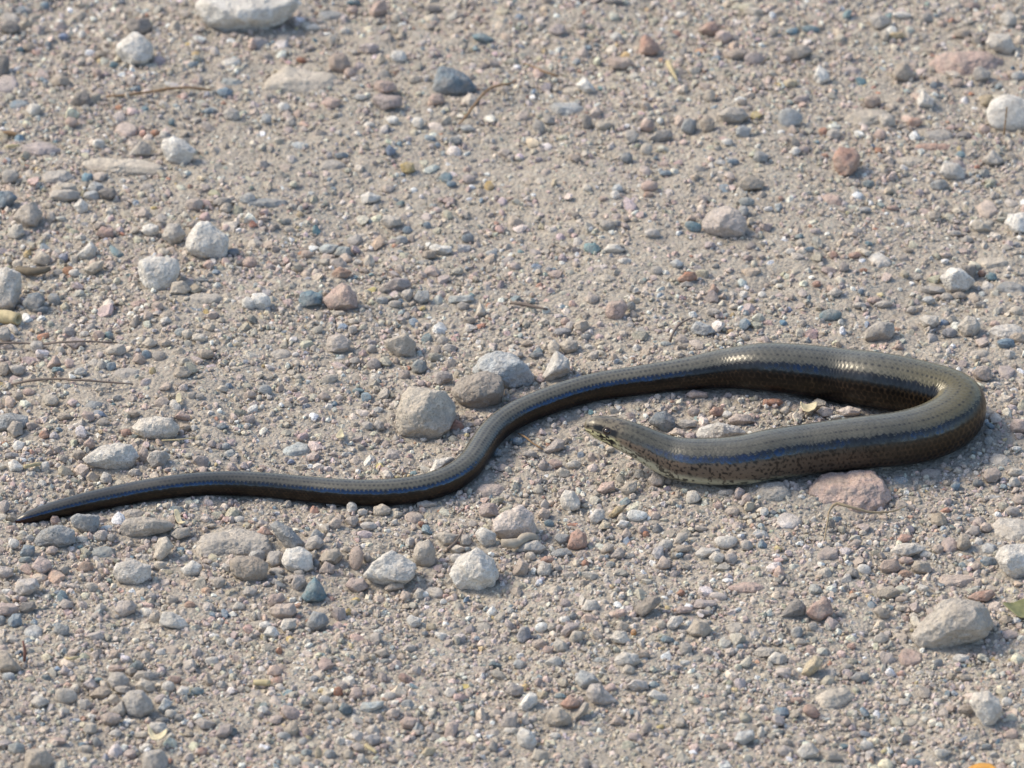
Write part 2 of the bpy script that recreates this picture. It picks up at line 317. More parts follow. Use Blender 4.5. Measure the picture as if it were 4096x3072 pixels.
# ---------------------------------------------------------------------------
# Stones read off the photograph.  "T r c" opens a 1024x768 px window of it
# (numbers below are in that window, 2.16 per photo pixel); each line is
#   colour kind : x y w h   or   colour kind : outline points   [| label]
# kind: c chunky, f flat and half buried, e smooth and rounded
# ---------------------------------------------------------------------------
STONES = """
T 0 0
W c: 1700 60 1760 -60 2500 -60 2590 40 2500 160 2250 290 1950 280 1790 240 1730 150 | biggest pale limestone rock with a tan-stained flank, farthest back on the path
D c: 1080 230 1110 165 1290 160 1310 240 1260 300 1120 290 | dark grey block touching the back of a pale angular rock
W c: 1010 380 1140 275 1200 285 1330 390 1320 500 1240 570 1100 570 1010 470 | pale angular rock with a dark grey block right behind it
D c: 90 240 190 120
G f: 80 160 170 120
D c: 20 570 120 200
N c: 420 720 530 650 600 680 600 740 450 760
D c: 620 900 650 830 730 780 780 830 790 920 680 925 | dark grey pyramid-shaped stone on smooth dust
B f: 170 905 180 110
W c: 290 950 130 120
M f: 60 730 230 200
B c: 385 50 80 80
B f: 190 90 130 90
TG f: 2000 710 200 90
B c: 1940 800 150 90
W c: 1390 1280 1410 1200 1500 1175 1590 1210 1690 1300 1640 1410 1560 1430 1440 1390 | white lumpy rock beside a flat half-buried cream slab
W c: 1410 1165 70 70
G c: 1090 1360 1220 1210 1320 1280 1300 1350
W c: 850 1240 120 90
GP f: 1090 1120 200 150
C f: 700 1400 780 1360 1250 1375 1430 1440 1380 1520 900 1500 720 1440 | long flat cream slab sunk level with the dust
G f: 340 1550 400 1470 580 1455 640 1520 560 1590 400 1610
G c: 90 1530 150 130
C c: 560 1630 220 120
BW c: 830 1630 150 120
D c: 560 485 80 80
N c: 250 410 100 80
B c: 410 385 60 60
T c: 170 430 80 60
T c: 985 560 80 60
P c: 840 630 90 90
N c: 870 475 90 90
W c: 710 300 80 80
C c: 905 300 80 80
P c: 620 1060 110 100
M f: 430 1080 110 70
T c: 1480 1055 60 70
B c: 1820 960 110 60
G c: 2000 990 150 130
R c: 1340 1150 80 60
W f: 1990 540 180 90
P c: 2180 380 80 110
M f: 350 1290 380 140
T 0 1
B c: 1525 780 1560 600 1590 570 1700 590 1830 660 1910 770 1850 820 1720 832 1600 825 | blue-grey bullet-shaped stone with one flat pale-edged end
T c: 1860 300 1940 280 2060 340 1990 380 1890 350 | teal lozenge-shaped stone lying alone on far dust
C f: 60 810 130 640 230 570 400 560 700 650 680 780 480 830 250 840 | broad cream rock sunk level with the dust, its bright end ragged
NP c: 625 500 690 455 770 470 820 570 740 640 640 590 | brownish pink knobbly stone at the edge of a sunken cream rock
P c: 980 90 1030 20 1120 0 1140 110 1050 155 990 140
GB f: 645 140 240 110
T c: 840 25 140 60
P c: 835 90 90 80
PM c: 1000 870 1030 820 1250 830 1270 910 1080 955
P c: 1120 750 200 110
M c: 980 420 180 100
W c: 1225 490 150 110
P c: 810 630 110 90
C c: 1365 690 110 80
D c: 1530 80 150 80
C c: 1210 160 80 100
W c: 490 240 130 70
R c: 390 520 90 60
P c: 660 890 150 100
W c: 240 930 110 100
WB c: 90 1030 90 100
G c: 300 1060 100 90
BW f: 375 1255 170 80
B c: 740 1345 120 60
P c: 1560 860 140 110
DB c: 1720 1220 120 90
Y c: 1310 1450 130 110 | small stone, half white and half mustard yellow
M c: 1845 1550 120 90
B c: 1690 1590 90 60
P c: 1825 1470 70 60
W c: 1400 1065 110 110
W c: 1180 1040 110 80
WB c: 1830 1110 130 70
W c: 980 1080 110 60
G f: 670 1430 230 100
W c: 900 840 140 60
G f: 240 330 140 130
C c: 650 345 90 90
W c: 770 270 90 70
T 0 2
RP c: 1605 260 1680 195 1760 185 1795 270 1740 315 1640 290 | salmon-red angular stone with a sharp upper edge
MP c: 1830 320 150 120
PC c: 1845 450 1940 415 2040 440 2010 500 1920 525 1860 490 | pinkish stone with rusty underside touching a round mauve pebble
M e: 2090 510 170 120 | round mauve pebble touching a pinkish rusty stone
PN c: 810 530 850 490 1000 490 1060 560 980 600 880 590
RP c: 1090 470 1110 330 1150 290 1270 380 1280 440 1220 490
D c: 890 20 180 60
W c: 900 320 110 90
W c: 550 730 620 660 700 740 740 800 640 820 | white pyramid-shaped stone above a flat bluish white stone
WB f: 310 920 400 870 560 870 640 950 520 1000 400 1000 | flat bluish white stone below a white pyramid-shaped one
C f: 520 790 180 90
G e: 230 1100 110 130
G c: 320 1040 110 90
D c: 650 1060 90 140
C c: 790 1090 140 90
P c: 1170 1090 120 110
G c: 1030 1180 120 120
GD c: 1170 1190 1290 1115 1380 1125 1390 1190 1300 1230 1180 1225 | grey bar-shaped stone with a dark shaded side
G c: 1780 990 1850 930 1980 930 2050 1000 1960 1075 1830 1050
N c: 1690 1070 130 150
C c: 1710 830 90 120
GB c: 1530 1090 130 150
GB c: 2000 1140 130 120
W c: 1860 1230 110 70
C e: 1160 1290 110 110
DB c: 990 1370 110 110
B e: 1910 1400 110 60
B c: 1330 1500 110 60
W e: 1800 1405 90 50
GB c: 2150 1360 130 110
P c: 1190 1610 150 100
CN c: 1920 1600 2050 1510 2180 1570 2160 1640 1980 1650
M c: 390 260 150 110
W c: 1460 130 110 70
C c: 2090 100 170 80
G c: 600 230 100 80
WB c: 910 1630 100 80
D c: 1990 890 90 70
T 0 3
W e: 1890 980 1950 860 2060 820 2212 850 2330 950 2330 1080 2200 1140 1990 1130 1910 1070 | big round white rock speckled with dark pits
CW c: 1875 370 1930 290 2090 300 2130 420 2080 470 1930 420 | cream crusty stone overlapping a sunken pink slab
P f: 1370 560 1500 450 1900 410 2040 510 1950 610 1700 690 1520 670 | wide pink slab sunk flush with far dust
GN c: 120 450 180 400 330 390 390 450 290 520 180 525
W c: 385 680 440 560 510 610 540 690 440 735
N c: 1070 640 1130 540 1200 545 1260 650 1200 715 1090 700
T e: 370 255 160 70
WB e: 85 1040 110 960 190 935 300 1020 250 1090 120 1100
GC c: 1030 1040 140 130
C f: 640 1030 850 940 1030 940 1100 990 980 1080 800 1110
RP c: 560 1360 620 1270 740 1285 805 1350 780 1440 720 1515 620 1530 580 1450 | dark reddish pink stone standing upright on smooth dust
W c: 1285 890 1330 780 1440 860 1420 930 1300 920
GW c: 1480 1490 1520 1400 1640 1410 1700 1530 1620 1560 1530 1540
G c: 1850 1390 1940 1290 2040 1390 1990 1440 1880 1425
GB c: 1480 1600 160 100
TD c: 870 1590 110 70
P c: 970 1160 110 100
G c: 570 1160 130 100
R c: 475 1140 80 80
PR c: 1270 1060 130 90
P c: 1870 1120 110 90
G f: 1470 1170 280 130
MD c: 1690 1170 140 70
G c: 1850 640 160 130
PN c: 1630 720 110 80
B e: 1430 740 70 70
BW e: 2160 660 120 80
M c: 290 860 150 80
PN c: 900 880 150 110
C c: 1010 310 80 110
YN c: 1110 310 140 70
N c: 1680 290 160 90
P c: 1760 50 120 70
W c: 1160 130 170 70
G c: 970 190 190 130
G c: 1370 150 110 90
CW c: 2080 170 150 150
YC c: 200 720 130 90
YN c: 1900 870 150 110
W c: 240 1310 90 80
R c: 490 1350 70 50
RP f: 1430 1270 330 80
C f: 1230 1400 300 110
C c: 40 270 100 90
M f: 720 610 180 90
T 1 0
B c: -80 60 -40 0 80 -10 150 50 90 120 0 155 | blue-grey slanting stone at the head of a row of pale pebbles
NG c: 100 230 180 130 300 80 360 190 320 310 220 310 | brownish grey stone with a pale chip leaning on its foot
CW c: 60 380 120 280 190 275 215 360 150 410 | pale chip leaning on the foot of a brownish grey stone
WG c: -120 820 -60 680 60 650 180 700 190 830 130 1030 40 1040 -100 990 | large white rough rock resting against the cut straw stalk
W c: 630 120 700 55 760 100 760 170 690 195
G c: 560 30 260 110
BW c: 790 30 140 90
D c: 930 20 170 110
RM c: 830 370 880 300 980 310 980 400 900 410
T f: 930 430 1080 550 1030 580 960 540
W c: 665 550 780 430 840 490 820 560 720 580
C c: 720 670 800 600 900 590 880 660 800 720
W c: 1190 690 1200 590 1300 560 1530 580 1550 700 1480 840 1300 850 1220 780 | chalk-white angular rock with broad flat faces and a cream pebble at its corner
C c: 1465 880 1490 780 1580 765 1650 840 1600 890 | cream pebble at the corner of the chalk-white angular rock
WG c: 1395 390 1450 275 1550 270 1610 370 1560 430 1470 460 | pale stone standing just beside a taller faceted white rock
W c: 1605 450 1650 340 1720 255 1810 260 1970 390 1960 560 1880 590 1760 580 1640 520 | tall faceted white rock with warm base, alone above the chalk-white rock
W c: 1300 330 160 110
PG c: 1680 110 160 110
C c: 275 570 350 500 430 560 420 640 290 620
C c: 150 630 90 90
DB c: 290 960 200 180
GB c: 470 930 110 110
BD c: 350 1020 140 70
G c: 40 1230 110 140
M c: 550 1300 620 1250 720 1270 740 1320 650 1370
G c: 320 1340 130 110
C c: 520 1370 90 80
CG c: 905 1380 950 1320 1070 1310 1090 1380 1040 1425 930 1410
C c: 1220 1310 1290 1250 1370 1310 1300 1360
B e: 1270 1410 90 90
DG e: 1375 1420 120 90
NP c: 1140 1460 1200 1390 1260 1440 1240 1500
N c: 1430 1310 100 80
C c: 1720 1260 120 80
WT e: 1560 1215 110 80
C c: 1620 1230 100 90
CN c: 1580 1560 160 110
Y e: 1320 1545 60 70
N c: 1780 1400 140 90
G f: 1100 1570 260 120
P c: 410 1500 480 1400 530 1490 430 1530
T c: 500 1540 110 60
BW c: 700 1555 110 80
N c: 30 1530 110 130
G c: 150 1540 140 100
P c: 600 1490 80 80
G c: 880 1500 90 90
B c: 960 1510 100 80
P c: 1180 975 100 70
NP c: 1360 990 110 80
GB c: 1740 765 130 60
G f: 890 770 220 70
GC f: 1770 920 320 120
W c: 2150 960 130 120
P c: 2160 610 130 100
BD c: 2010 520 120 70
P c: 1800 630 100 90
C c: 1410 520 110 80
GD c: 1920 90 170 90
WB c: 2140 60 140 100
WG c: 640 700 100 70
G c: 500 700 90 70
P c: 850 1240 110 90
T c: 940 1240 80 80
W c: 730 1230 90 60
C c: 1910 1110 80 50
W c: 1430 1110 90 60
T 1 1
TW c: 545 490 600 445 720 460 700 510 660 550 560 530 | pale teal stone touching a greenish grey twin
GT c: 670 540 720 470 820 475 820 550 750 575 | greenish grey stone touching a pale teal twin
P c: 570 930 740 780 800 800 880 900 880 1000 780 1030 650 1020 | pink wedge-shaped stone next to a pale bluish green block
BT c: 370 940 390 870 480 850 580 880 570 970 400 1005 | pale bluish green block next to the pink wedge-shaped stone
W c: -60 950 -30 880 70 870 120 910 130 980 60 1020 -40 1000
CG c: 1070 250 1120 200 1250 210 1260 280 1140 320
W c: 1495 470 1560 450 1690 470 1690 520 1640 545 1550 520 | flat white chip propped on a brownish pebble
N c: 1500 540 130 80
B e: 1310 330 90 70
B e: 1480 290 70 70
BG c: 1260 415 110 80
BD e: 1830 400 110 80
BG f: 1470 610 140 50
BW e: 2035 530 100 60
TD c: 250 260 90 60
D c: 175 300 60 60
YN c: 380 195 70 60
GB f: 90 90 350 90
W c: 900 30 970 0 1080 40 1040 90 920 105
RN c: 645 710 720 640 830 690 790 740 690 755
M c: 1110 810 1200 740 1310 750 1340 800 1260 855 1130 860
D c: 1120 850 110 60
GB c: 1360 920 1400 850 1490 850 1500 940 1420 970
G c: 1310 890 100 110
TW c: 1660 930 1690 900 1870 890 1890 940 1830 965 1700 960 | pale teal bar-shaped chip beside a cream tooth-like pebble
DG c: 1790 990 110 80
C c: 1890 1080 1930 940 1990 1030 1980 1070 | cream tooth-like pebble beside a pale teal bar-shaped chip
CN c: 1850 1110 110 60
CN c: 1100 1290 1300 1230 1380 1300 1370 1420 1240 1435 1150 1370 | tan wedge-shaped stone with a pointed end, in pebbly dust
MC c: 610 1330 620 1250 720 1220 830 1290 800 1370 720 1395 620 1380 | mauve and tan rounded block in pebbly dust
GM e: 1020 1490 130 110
TG c: 1410 1510 140 130
PG c: 1280 1580 110 90
G f: 220 1400 200 100
C c: 720 1050 110 50
G c: 850 1460 110 70
G c: 1000 1360 100 80
G e: 1610 1290 110 90
G c: 1670 1350 120 90
C c: 980 600 100 120
PN c: 440 540 110 80
W c: 880 610 90 60
GB c: 1090 940 110 70
G c: 1200 970 120 70
C c: 540 1650 580 1590 650 1570 710 1600 640 1659
C c: 840 1120 90 60
G c: 835 1190 80 80
WB c: 1870 1540 1940 1430 2080 1375 2200 1385 2330 1480 2400 1600 2390 1680 2100 1700 1900 1600 | large bluish white rock right behind the dark brown rock
MG c: 1620 1610 170 130
T 1 2
PW c: 1645 260 1720 160 1850 110 1960 170 2030 280 2000 380 1900 400 1760 380 1670 330 | rounded pinkish white rock with a rusty patch on its face
T e: 1490 290 1530 250 1640 280 1640 330 1560 350 | teal pebble touching the rounded pinkish white rock
TG e: 2030 85 140 80
BG c: 2000 170 90 100
WC c: 780 520 840 450 920 450 980 490 940 530
D c: 930 490 90 80
W c: 970 600 120 70
BW c: 1420 620 120 90
G e: 1250 680 100 80
C f: 820 740 150 80
TD c: 1760 640 70 50
R c: 1430 760 1500 690 1580 690 1600 750 1560 775 1470 780
PR c: 1690 870 1740 790 1790 850 1760 895
P c: 810 1040 830 960 950 940 1000 990 950 1090 880 1105 820 1080 | pink cube-like stone with a tiny dark blue pebble behind it
DB e: 1030 990 80 90
WB c: 1545 1190 1590 1120 1700 1150 1760 1210 1650 1250 1570 1230 | bluish white stone just behind the raised upper coil of the worm
TW e: 1330 1315 100 50
N c: 1460 1340 110 50
MB c: 440 1210 160 80
DB c: 640 1255 90 70
N c: 630 1065 90 60
P c: 460 1120 90 80
C c: 360 1350 110 130
C c: 410 1310 480 1265 570 1290 570 1370 480 1400 430 1370
W c: 260 1590 380 1370 490 1440 500 1550 400 1610 300 1640 | white upright rock touching the worm's back, beside the bluish white rock
GC c: 645 1430 690 1380 750 1370 750 1430 680 1460
C c: 280 1120 80 60
N c: 130 1310 110 60
BD c: 210 1415 130 60
W c: 660 1340 80 50
W c: 1075 1350 80 70
C c: 1440 1410 80 60
W c: 2000 890 70 70
W c: 2160 890 80 70
C c: 1920 990 90 50
G c: 1740 1040 130 70
CP c: 980 230 80 60
G c: 820 290 140 100
BG c: 910 275 90 60
G c: 1210 360 140 90
RN c: 1180 25 100 60
W c: 890 30 90 80
G c: 1510 800 120 60
P c: 790 60 80 50
D c: 560 210 80 60
T 1 3
T e: 540 1065 200 105 | smooth oval teal pebble on fine dust above the upper coil
G c: 830 1270 860 1180 960 1120 1080 1130 1095 1220 1050 1290 900 1300 | grey sloping stone between the oval teal pebble and the worm's bend
WC c: 1630 1160 1720 1065 1800 1090 1840 1170 1780 1250 1690 1250 | cream many-sided stone with a mauve chip at its side
CW c: 1305 1100 1360 1060 1470 1070 1480 1140 1430 1180 1340 1160
W c: 1480 740 1580 650 1660 660 1700 740 1790 770 1720 860 1560 870 1510 800 | white crumbly rock with a dark grey block at its back
D c: 1670 640 1800 630 1800 700 1770 760 1690 720 | dark grey block at the back of the white crumbly rock
G c: 1310 850 1340 810 1510 820 1540 870 1480 890 1370 880
ND c: 1650 900 130 80
G c: 1540 910 120 80
BW c: 1385 935 120 70
T c: 1930 730 100 80
R c: 1850 705 80 60
WG f: 850 560 960 500 1050 580 1060 640 940 660
C f: 1790 600 1860 550 2010 560 2100 610 2030 650 1880 680
W c: 2040 270 2080 190 2212 170 2300 250 2240 360 2120 360 | white rock with a broken bluish top and cream side
C c: 1740 290 1800 240 1930 290 1930 340 1800 350
CP f: 1790 130 1880 50 1960 100 1990 170 1900 240 1830 200
G c: 1620 360 110 60
G c: 1720 410 120 70
NG c: 1440 210 120 90
GB c: 840 155 110 50
RM c: 1080 140 110 50
P f: 440 30 540 0 640 50 640 130 500 120
T c: 270 385 80 50
B e: 360 500 90 60
W e: 195 515 90 60
C e: 290 525 90 60
RP c: 565 545 80 70
RP c: 755 550 120 60
DM c: 660 650 90 100
R c: 825 675 70 40
T c: 870 445 70 40
N c: 1215 505 80 50
G c: 510 890 580 820 650 860 600 910
PR c: 420 795 80 60
G c: 790 980 120 60
P c: 920 935 130 60
G c: 1000 970 160 70
G c: 300 1135 70 70
M c: 410 340 100 60
BM c: 1570 1220 140 90
B c: 2060 1310 160 90
N c: 2080 1260 2150 1215 2212 1230 2240 1290 2180 1320
WG f: 2060 1200 330 130
C c: 2140 1030 120 90
CG f: 1830 1400 200 90
P c: 1130 1340 90 60
BG f: 2090 830 280 130
PG c: 1850 1570 170 140
M f: 2060 1560 160 140
G c: 1240 1020 90 70
W c: 2090 1400 100 70
P c: 1960 1140 90 60
W c: 2060 725 60 40
G c: 1300 740 90 60
T 2 0
C c: 365 130 400 90 480 95 515 150 480 190 390 180
GB c: -40 330 0 270 100 250 240 280 250 360 180 400 -40 410 | low bluish grey rock with a brownish stone in front of it
GN c: 60 390 110 320 190 330 200 430 120 470 | brownish stone in front of the low bluish grey rock
W c: 100 540 150 485 210 510 210 580 130 590
CW c: 1150 380 1200 300 1330 280 1480 290 1560 370 1530 460 1400 490 1260 485 1190 430 | broad cream loaf-shaped rock resting on bare dust beyond the tail
W c: 720 650 850 540 1000 510 1130 530 1200 620 1130 720 950 740 770 710 | long pale rock with a hollow front, beyond the middle of the tail
PG c: 1240 620 90 150
G c: 1275 650 1300 590 1430 575 1460 620 1420 710 1320 735
W c: 390 720 80 100
W c: 70 690 120 650 210 720 180 750 90 760
N c: 490 300 520 250 600 255 620 290 540 320
MP c: 700 270 730 230 810 250 820 310 750 330
NG c: 890 330 120 70
P c: 1510 290 1570 230 1640 270 1640 320
N c: 1150 260 110 70
P c: 770 520 100 100
P c: 330 580 80 50
DN c: 680 610 110 90
CD c: 550 650 80 80
W c: 860 820 900 755 970 790 970 860 880 860
G c: 1105 770 1140 730 1210 735 1220 790 1140 805
YW e: 1715 465 60 50
N c: 1600 380 100 70
B c: 1865 370 1920 330 1975 380 1900 410
TW f: 1980 600 110 80
BG c: 1950 540 90 70
M c: 1890 540 60 60
M c: 1830 520 80 70
BW c: 2140 360 70 50
W c: 1680 380 70 60
C c: 1870 40 1910 10 1970 30 1960 70 1890 70
C c: 820 50 850 10 900 30 880 85
CP c: 2160 90 110 80
WB e: 580 25 70 50
W c: 500 10 70 50
G c: 1010 120 90 60
BG f: 820 180 170 90
P c: 250 70 110 60
DN c: 160 110 80 80
R c: 380 440 90 80
RP c: 1090 420 90 70
G c: 1720 110 90 60
DG c: 1660 100 90 70
BM c: 100 620 120 60
BG c: 300 1360 350 1260 520 1215 640 1270 650 1370 540 1420 330 1420 | low blue-grey stone lying in front of the worm's tail tip
GB c: 610 1160 660 1115 860 1140 860 1220 820 1300 720 1290 640 1240 | grey angular stone pressed close to the tail near its tip
CW c: 645 1325 700 1295 760 1330 740 1375 660 1370
MG c: 880 1310 130 100
G c: 960 1330 70 80
GC c: 1030 1270 1090 1170 1250 1150 1470 1190 1490 1250 1350 1300 1100 1330 | long smooth grey stone lying parallel to the tail
G f: 1150 1120 230 90
GC c: 1470 1300 1530 1245 1640 1240 1640 1310 1540 1350
C c: 1325 1490 1370 1330 1440 1320 1500 1400 1430 1500 1380 1530 | cream upright stone beside a dusty half-buried dome
GC f: 1650 1420 1780 1280 1980 1230 2180 1260 2350 1350 2350 1470 1700 1500 | wide dust-covered dome of rock barely rising from the ground
GT f: 890 1460 220 120
B c: 170 1480 210 1390 300 1400 300 1460 260 1510
T c: 220 1520 110 60
W e: 120 1380 100 90
WB c: 260 1340 90 70
M c: 40 1060 90 120
PM c: 270 1580 340 1490 440 1530 460 1590 370 1655
RN c: 660 1600 720 1530 800 1550 810 1610 700 1630
CG c: 540 1610 110 90
PG c: 450 1440 110 80
WG c: 975 1640 1010 1550 1150 1520 1290 1570 1300 1680 1150 1740 1010 1700 | broad pale stone with a pinkish underside, in coarse gravel before the tail
G f: 1260 1500 160 80
C c: 1380 1570 110 80
W c: 1560 1600 1660 1520 1740 1570 1720 1650 1600 1660
W c: 1910 1590 1930 1545 1990 1570 1980 1630
N c: 1980 1530 2060 1480 2212 1490 2320 1560 2300 1680 2150 1720 2010 1650 | olive-brown striated stone beside the round white rock
GM c: -40 1640 0 1570 110 1590 115 1650 40 1690
P c: 110 1250 110 60
C c: 1440 1050 90 60
PW c: 1780 1170 100 70
W e: 2070 1170 90 60
C c: 1830 1225 90 40
W e: 2190 1480 80 80
WB e: 1860 1565 70 50
P e: 1210 1440 80 60
T 2 1
C c: 1205 230 1260 110 1330 30 1480 50 1640 60 1700 180 1720 300 1610 470 1500 480 1240 440 1205 370 | large blocky tan rock beside the worm's tail bend
ND c: 1690 80 1730 0 1800 -60 2000 -110 2130 -60 2150 60 2090 170 1900 225 1750 170 | dark brown rock between the bluish white rock and the worm
GB e: 20 50 60 5 130 20 140 80 80 100
T c: 830 55 870 30 940 50 920 85 850 80
PG c: 530 105 580 65 640 100 650 140 570 150
TW f: 220 580 350 500 470 530 470 610 310 640 240 620 | flat pale teal chip lying on dust beyond the tail
BW c: 790 610 110 50
MG f: 1110 620 1140 550 1260 570 1240 640 1120 660
G c: 1010 370 1040 310 1100 330 1110 390 1050 410
G c: 1170 500 1200 425 1240 460 1230 500
W c: 1450 480 60 40
BW c: 1060 225 90 60
G c: 960 360 100 80
W c: 1500 770 1550 650 1690 630 1720 660 1640 740 1540 770 | white flat-topped stone tucked against the outside of the tail bend
B c: 2020 590 2080 550 2130 580 2110 630 2040 630 | blue-grey pebble tucked behind the tail bend
PG f: 1890 930 1960 860 2090 860 2160 910 2090 970 1970 985 | pinkish flat stone in front of the tail bend
G c: 1480 1040 180 70
WB e: 600 1010 660 985 740 1020 740 1060 630 1070
GW c: 830 1070 90 110
W c: 920 1110 90 70
C c: 1090 1090 150 110
PM c: 2010 1090 170 130
PC c: 610 1220 680 1150 750 1180 720 1250 640 1260
GW c: 970 1230 150 80
PG f: 1360 1150 180 110
W c: 1200 1195 60 60
R c: 1430 1210 60 50
GM c: 0 1240 40 1160 110 1200 90 1250
RP c: 0 1280 70 1235 150 1300 100 1330 10 1320
GB c: 120 1210 190 1180 330 1260 430 1380 400 1420 270 1430 200 1340 | greenish grey slanting block with two sharp flat faces
G c: 420 1400 450 1340 530 1310 590 1370 550 1430 440 1440
BG c: 465 1320 520 1250 585 1300 570 1360 480 1350
W c: 220 1530 260 1430 380 1405 480 1470 490 1600 400 1640 270 1610 | round white rock beside the olive-brown striated stone
G c: 80 1540 120 1440 220 1450 220 1560 140 1590
BG c: 30 1490 110 120
NC c: 540 1520 600 1430 700 1420 750 1490 690 1560 580 1560
BD c: 490 1560 510 1510 550 1540 540 1600
PG c: 545 1630 600 1530 680 1570 670 1650
NP e: 805 1540 820 1440 880 1400 930 1480 900 1590 840 1610 | brownish pink egg-shaped stone standing on end
W c: 930 1650 1010 1540 1170 1445 1380 1560 1360 1680 1280 1740 1080 1745 990 1710 | large white rock with a warm corner beside a grey knob
GC c: 1360 1470 1390 1370 1500 1350 1555 1450 1540 1560 1460 1590 1370 1550 | grey knob of stone between two large white rocks
W c: 1680 1640 1760 1500 1900 1410 2050 1500 2100 1640 2070 1740 1930 1790 1740 1760 | large lumpy white rock with a rounded crown and dusty base
GW c: 1890 1290 1960 1240 2070 1290 2080 1370 1990 1420 1920 1360
C c: 1540 1310 1640 1270 1740 1310 1720 1390 1620 1400
G c: 1810 1355 110 110
C c: 1740 1430 140 80
W c: 1730 1510 100 90
PW c: 2040 1190 2130 1100 2300 1050 2390 1120 2420 1240 2420 1330 2230 1350 2080 1330 | blocky pink rock with a pale top and brick-coloured front
G c: 180 1620 150 70
G c: 370 1640 90 70
G c: 960 1500 80 90
C c: 780 1430 80 60
T 2 2
BD c: 1185 330 1240 250 1320 235 1390 290 1410 370 1350 420 1250 380 | dark blue-grey stone just behind the worm's neck
PC c: 1350 430 1420 375 1520 430 1470 460
G c: 1420 350 1470 305 1600 320 1600 370 1480 390
W c: 1570 470 1620 380 1780 330 1950 370 2030 430 1900 480 | broad cream stone enclosed by the worm's loop, against the near coil
MP c: 1495 90 1560 50 1690 70 1690 120 1540 125
PR c: 1705 240 1740 195 1830 210 1830 270 1730 280 | orange-pink pebble inside the worm's loop
W c: 1860 265 90 70
PG c: 1865 300 1940 250 2060 270 2100 330 1990 360 1890 350
PG c: 1570 240 110 90
R c: 2195 165 60 70
MG c: 280 580 380 470 460 490 450 560 330 600
WC c: 470 690 540 650 600 690 580 735 490 735
M c: 220 700 270 650 320 690 290 750 240 750
P c: 370 690 130 90
C c: 380 760 420 720 500 750 500 810 400 810
C c: 850 565 80 60
B c: 50 500 100 80
G c: 150 610 130 70
PC c: 1170 830 1220 765 1320 810 1300 880 1210 900 | pinkish cream stone under the worm's lifted neck
N c: 1340 840 80 70
CN c: 940 900 1000 840 1080 830 1080 910 1010 970 950 940
P c: 735 920 780 860 880 840 890 910 780 960
C c: 1100 780 90 90
CW c: 1500 1010 1510 930 1590 920 1640 990 1590 1030 1520 1035
CW c: 415 990 450 920 540 920 590 1010 570 1090 480 1105 425 1060 | cream barrel-shaped stone alone in the dust before the worm's chin
GW c: 665 1150 720 1080 800 1080 800 1160 720 1215 680 1200
YN c: 830 1140 900 1060 975 1045 960 1100 870 1160 | cream and brown shell-like chip beside the bright white pebble
X e: 990 1140 1030 1085 1170 1110 1160 1160 1060 1190 1000 1170 | bright white smooth pebble with a rusty base
YW c: 745 1240 790 1175 855 1205 840 1250 760 1260 | thin yellowish cream flake near the bright white pebble
W c: 900 1230 940 1170 1010 1190 980 1250
CP c: 1240 1140 90 80
C c: 950 1160 90 90
BK c: 1205 1270 1255 1200 1305 1250 1290 1290 1220 1290 | tiny dark navy pointed pebble near the bright white pebble
PR c: 480 1420 520 1290 570 1255 640 1310 650 1410 570 1435 | upright orange-pink stone shaped like a thumb
GB c: 360 1330 400 1290 500 1300 490 1370 420 1390
BT e: 320 1205 90 70
CP c: 215 1150 270 1065 340 1110 310 1170
GW c: 40 1440 90 1370 220 1350 300 1420 240 1470 100 1470
BG c: 430 1460 180 80
C c: 160 1490 100 80
CP c: 5 1620 60 1500 150 1560 120 1650 20 1659
WG c: 210 1620 260 1530 340 1560 330 1650 240 1659
PR c: 310 1520 130 70
R c: 630 1550 70 70
GN c: 770 1440 820 1370 890 1390 870 1450 800 1470
GM c: 850 1490 920 1410 980 1460 960 1520 870 1520
BG c: 1020 1490 90 60
CP c: 940 1320 990 1240 1040 1300 1000 1340
GP c: 1130 1260 90 90
R c: 1160 1300 60 60
WG c: 1250 1390 1310 1340 1390 1360 1390 1430 1280 1440
CG c: 1395 1380 1430 1290 1520 1280 1520 1340 1440 1400
N c: 1395 1430 1430 1390 1540 1390 1560 1440 1410 1465
WC e: 1745 1340 1800 1310 1940 1320 1950 1370 1850 1430 1800 1420 | smooth cream bean-shaped stone in dust before the near coil
GW c: 1580 1470 1640 1410 1790 1420 1800 1460 1640 1510
WC c: 1700 1500 1760 1440 1840 1480 1810 1560 1740 1560
MG c: 1890 1510 120 110
G c: 2030 1390 110 100
WB f: 2050 1320 2120 1250 2212 1270 2212 1340
CP c: 1240 1580 1300 1480 1370 1530 1370 1590 1270 1610
PG f: 1950 1230 110 100
P c: 1780 1050 90 70
D c: 1510 1590 90 50
PC c: 1900 1100 130 90
PM c: 2030 990 90 90
G c: 1850 940 150 60
GT c: 850 1560 80 60
WG c: 2180 1110 80 90
T 2 3
P f: 330 970 400 830 560 740 860 720 950 740 1060 900 1080 960 980 1070 780 1110 600 1090 420 1040 | large flat pink slab lying under the edge of the near coil
CG f: -120 940 -60 860 120 830 190 900 200 970 60 1010 -100 1000 | dusty cream dome of stone beside the large flat pink slab
W c: 710 1010 80 60
W c: 290 975 70 40
D e: 550 1210 60 90
CP c: 740 1200 50 50
WC c: 1050 1440 1110 1390 1250 1365 1370 1410 1330 1450 1180 1500 1070 1480 | long cream lens-shaped stone with a small pale chip at its end
WC c: 1305 1470 1350 1435 1420 1460 1400 1515 1320 1510
RP c: 1110 1360 1160 1290 1250 1310 1240 1350 1150 1380
MN c: 690 1390 750 1340 820 1350 790 1390 720 1420
PG f: 400 1500 500 1400 620 1420 600 1500 440 1540
NP c: 960 1590 1000 1520 1110 1510 1150 1590 1100 1640 990 1630
CN c: 1240 1580 1280 1520 1380 1540 1420 1600 1370 1650 1280 1640
W e: 770 1600 800 1555 870 1570 890 1620 830 1655
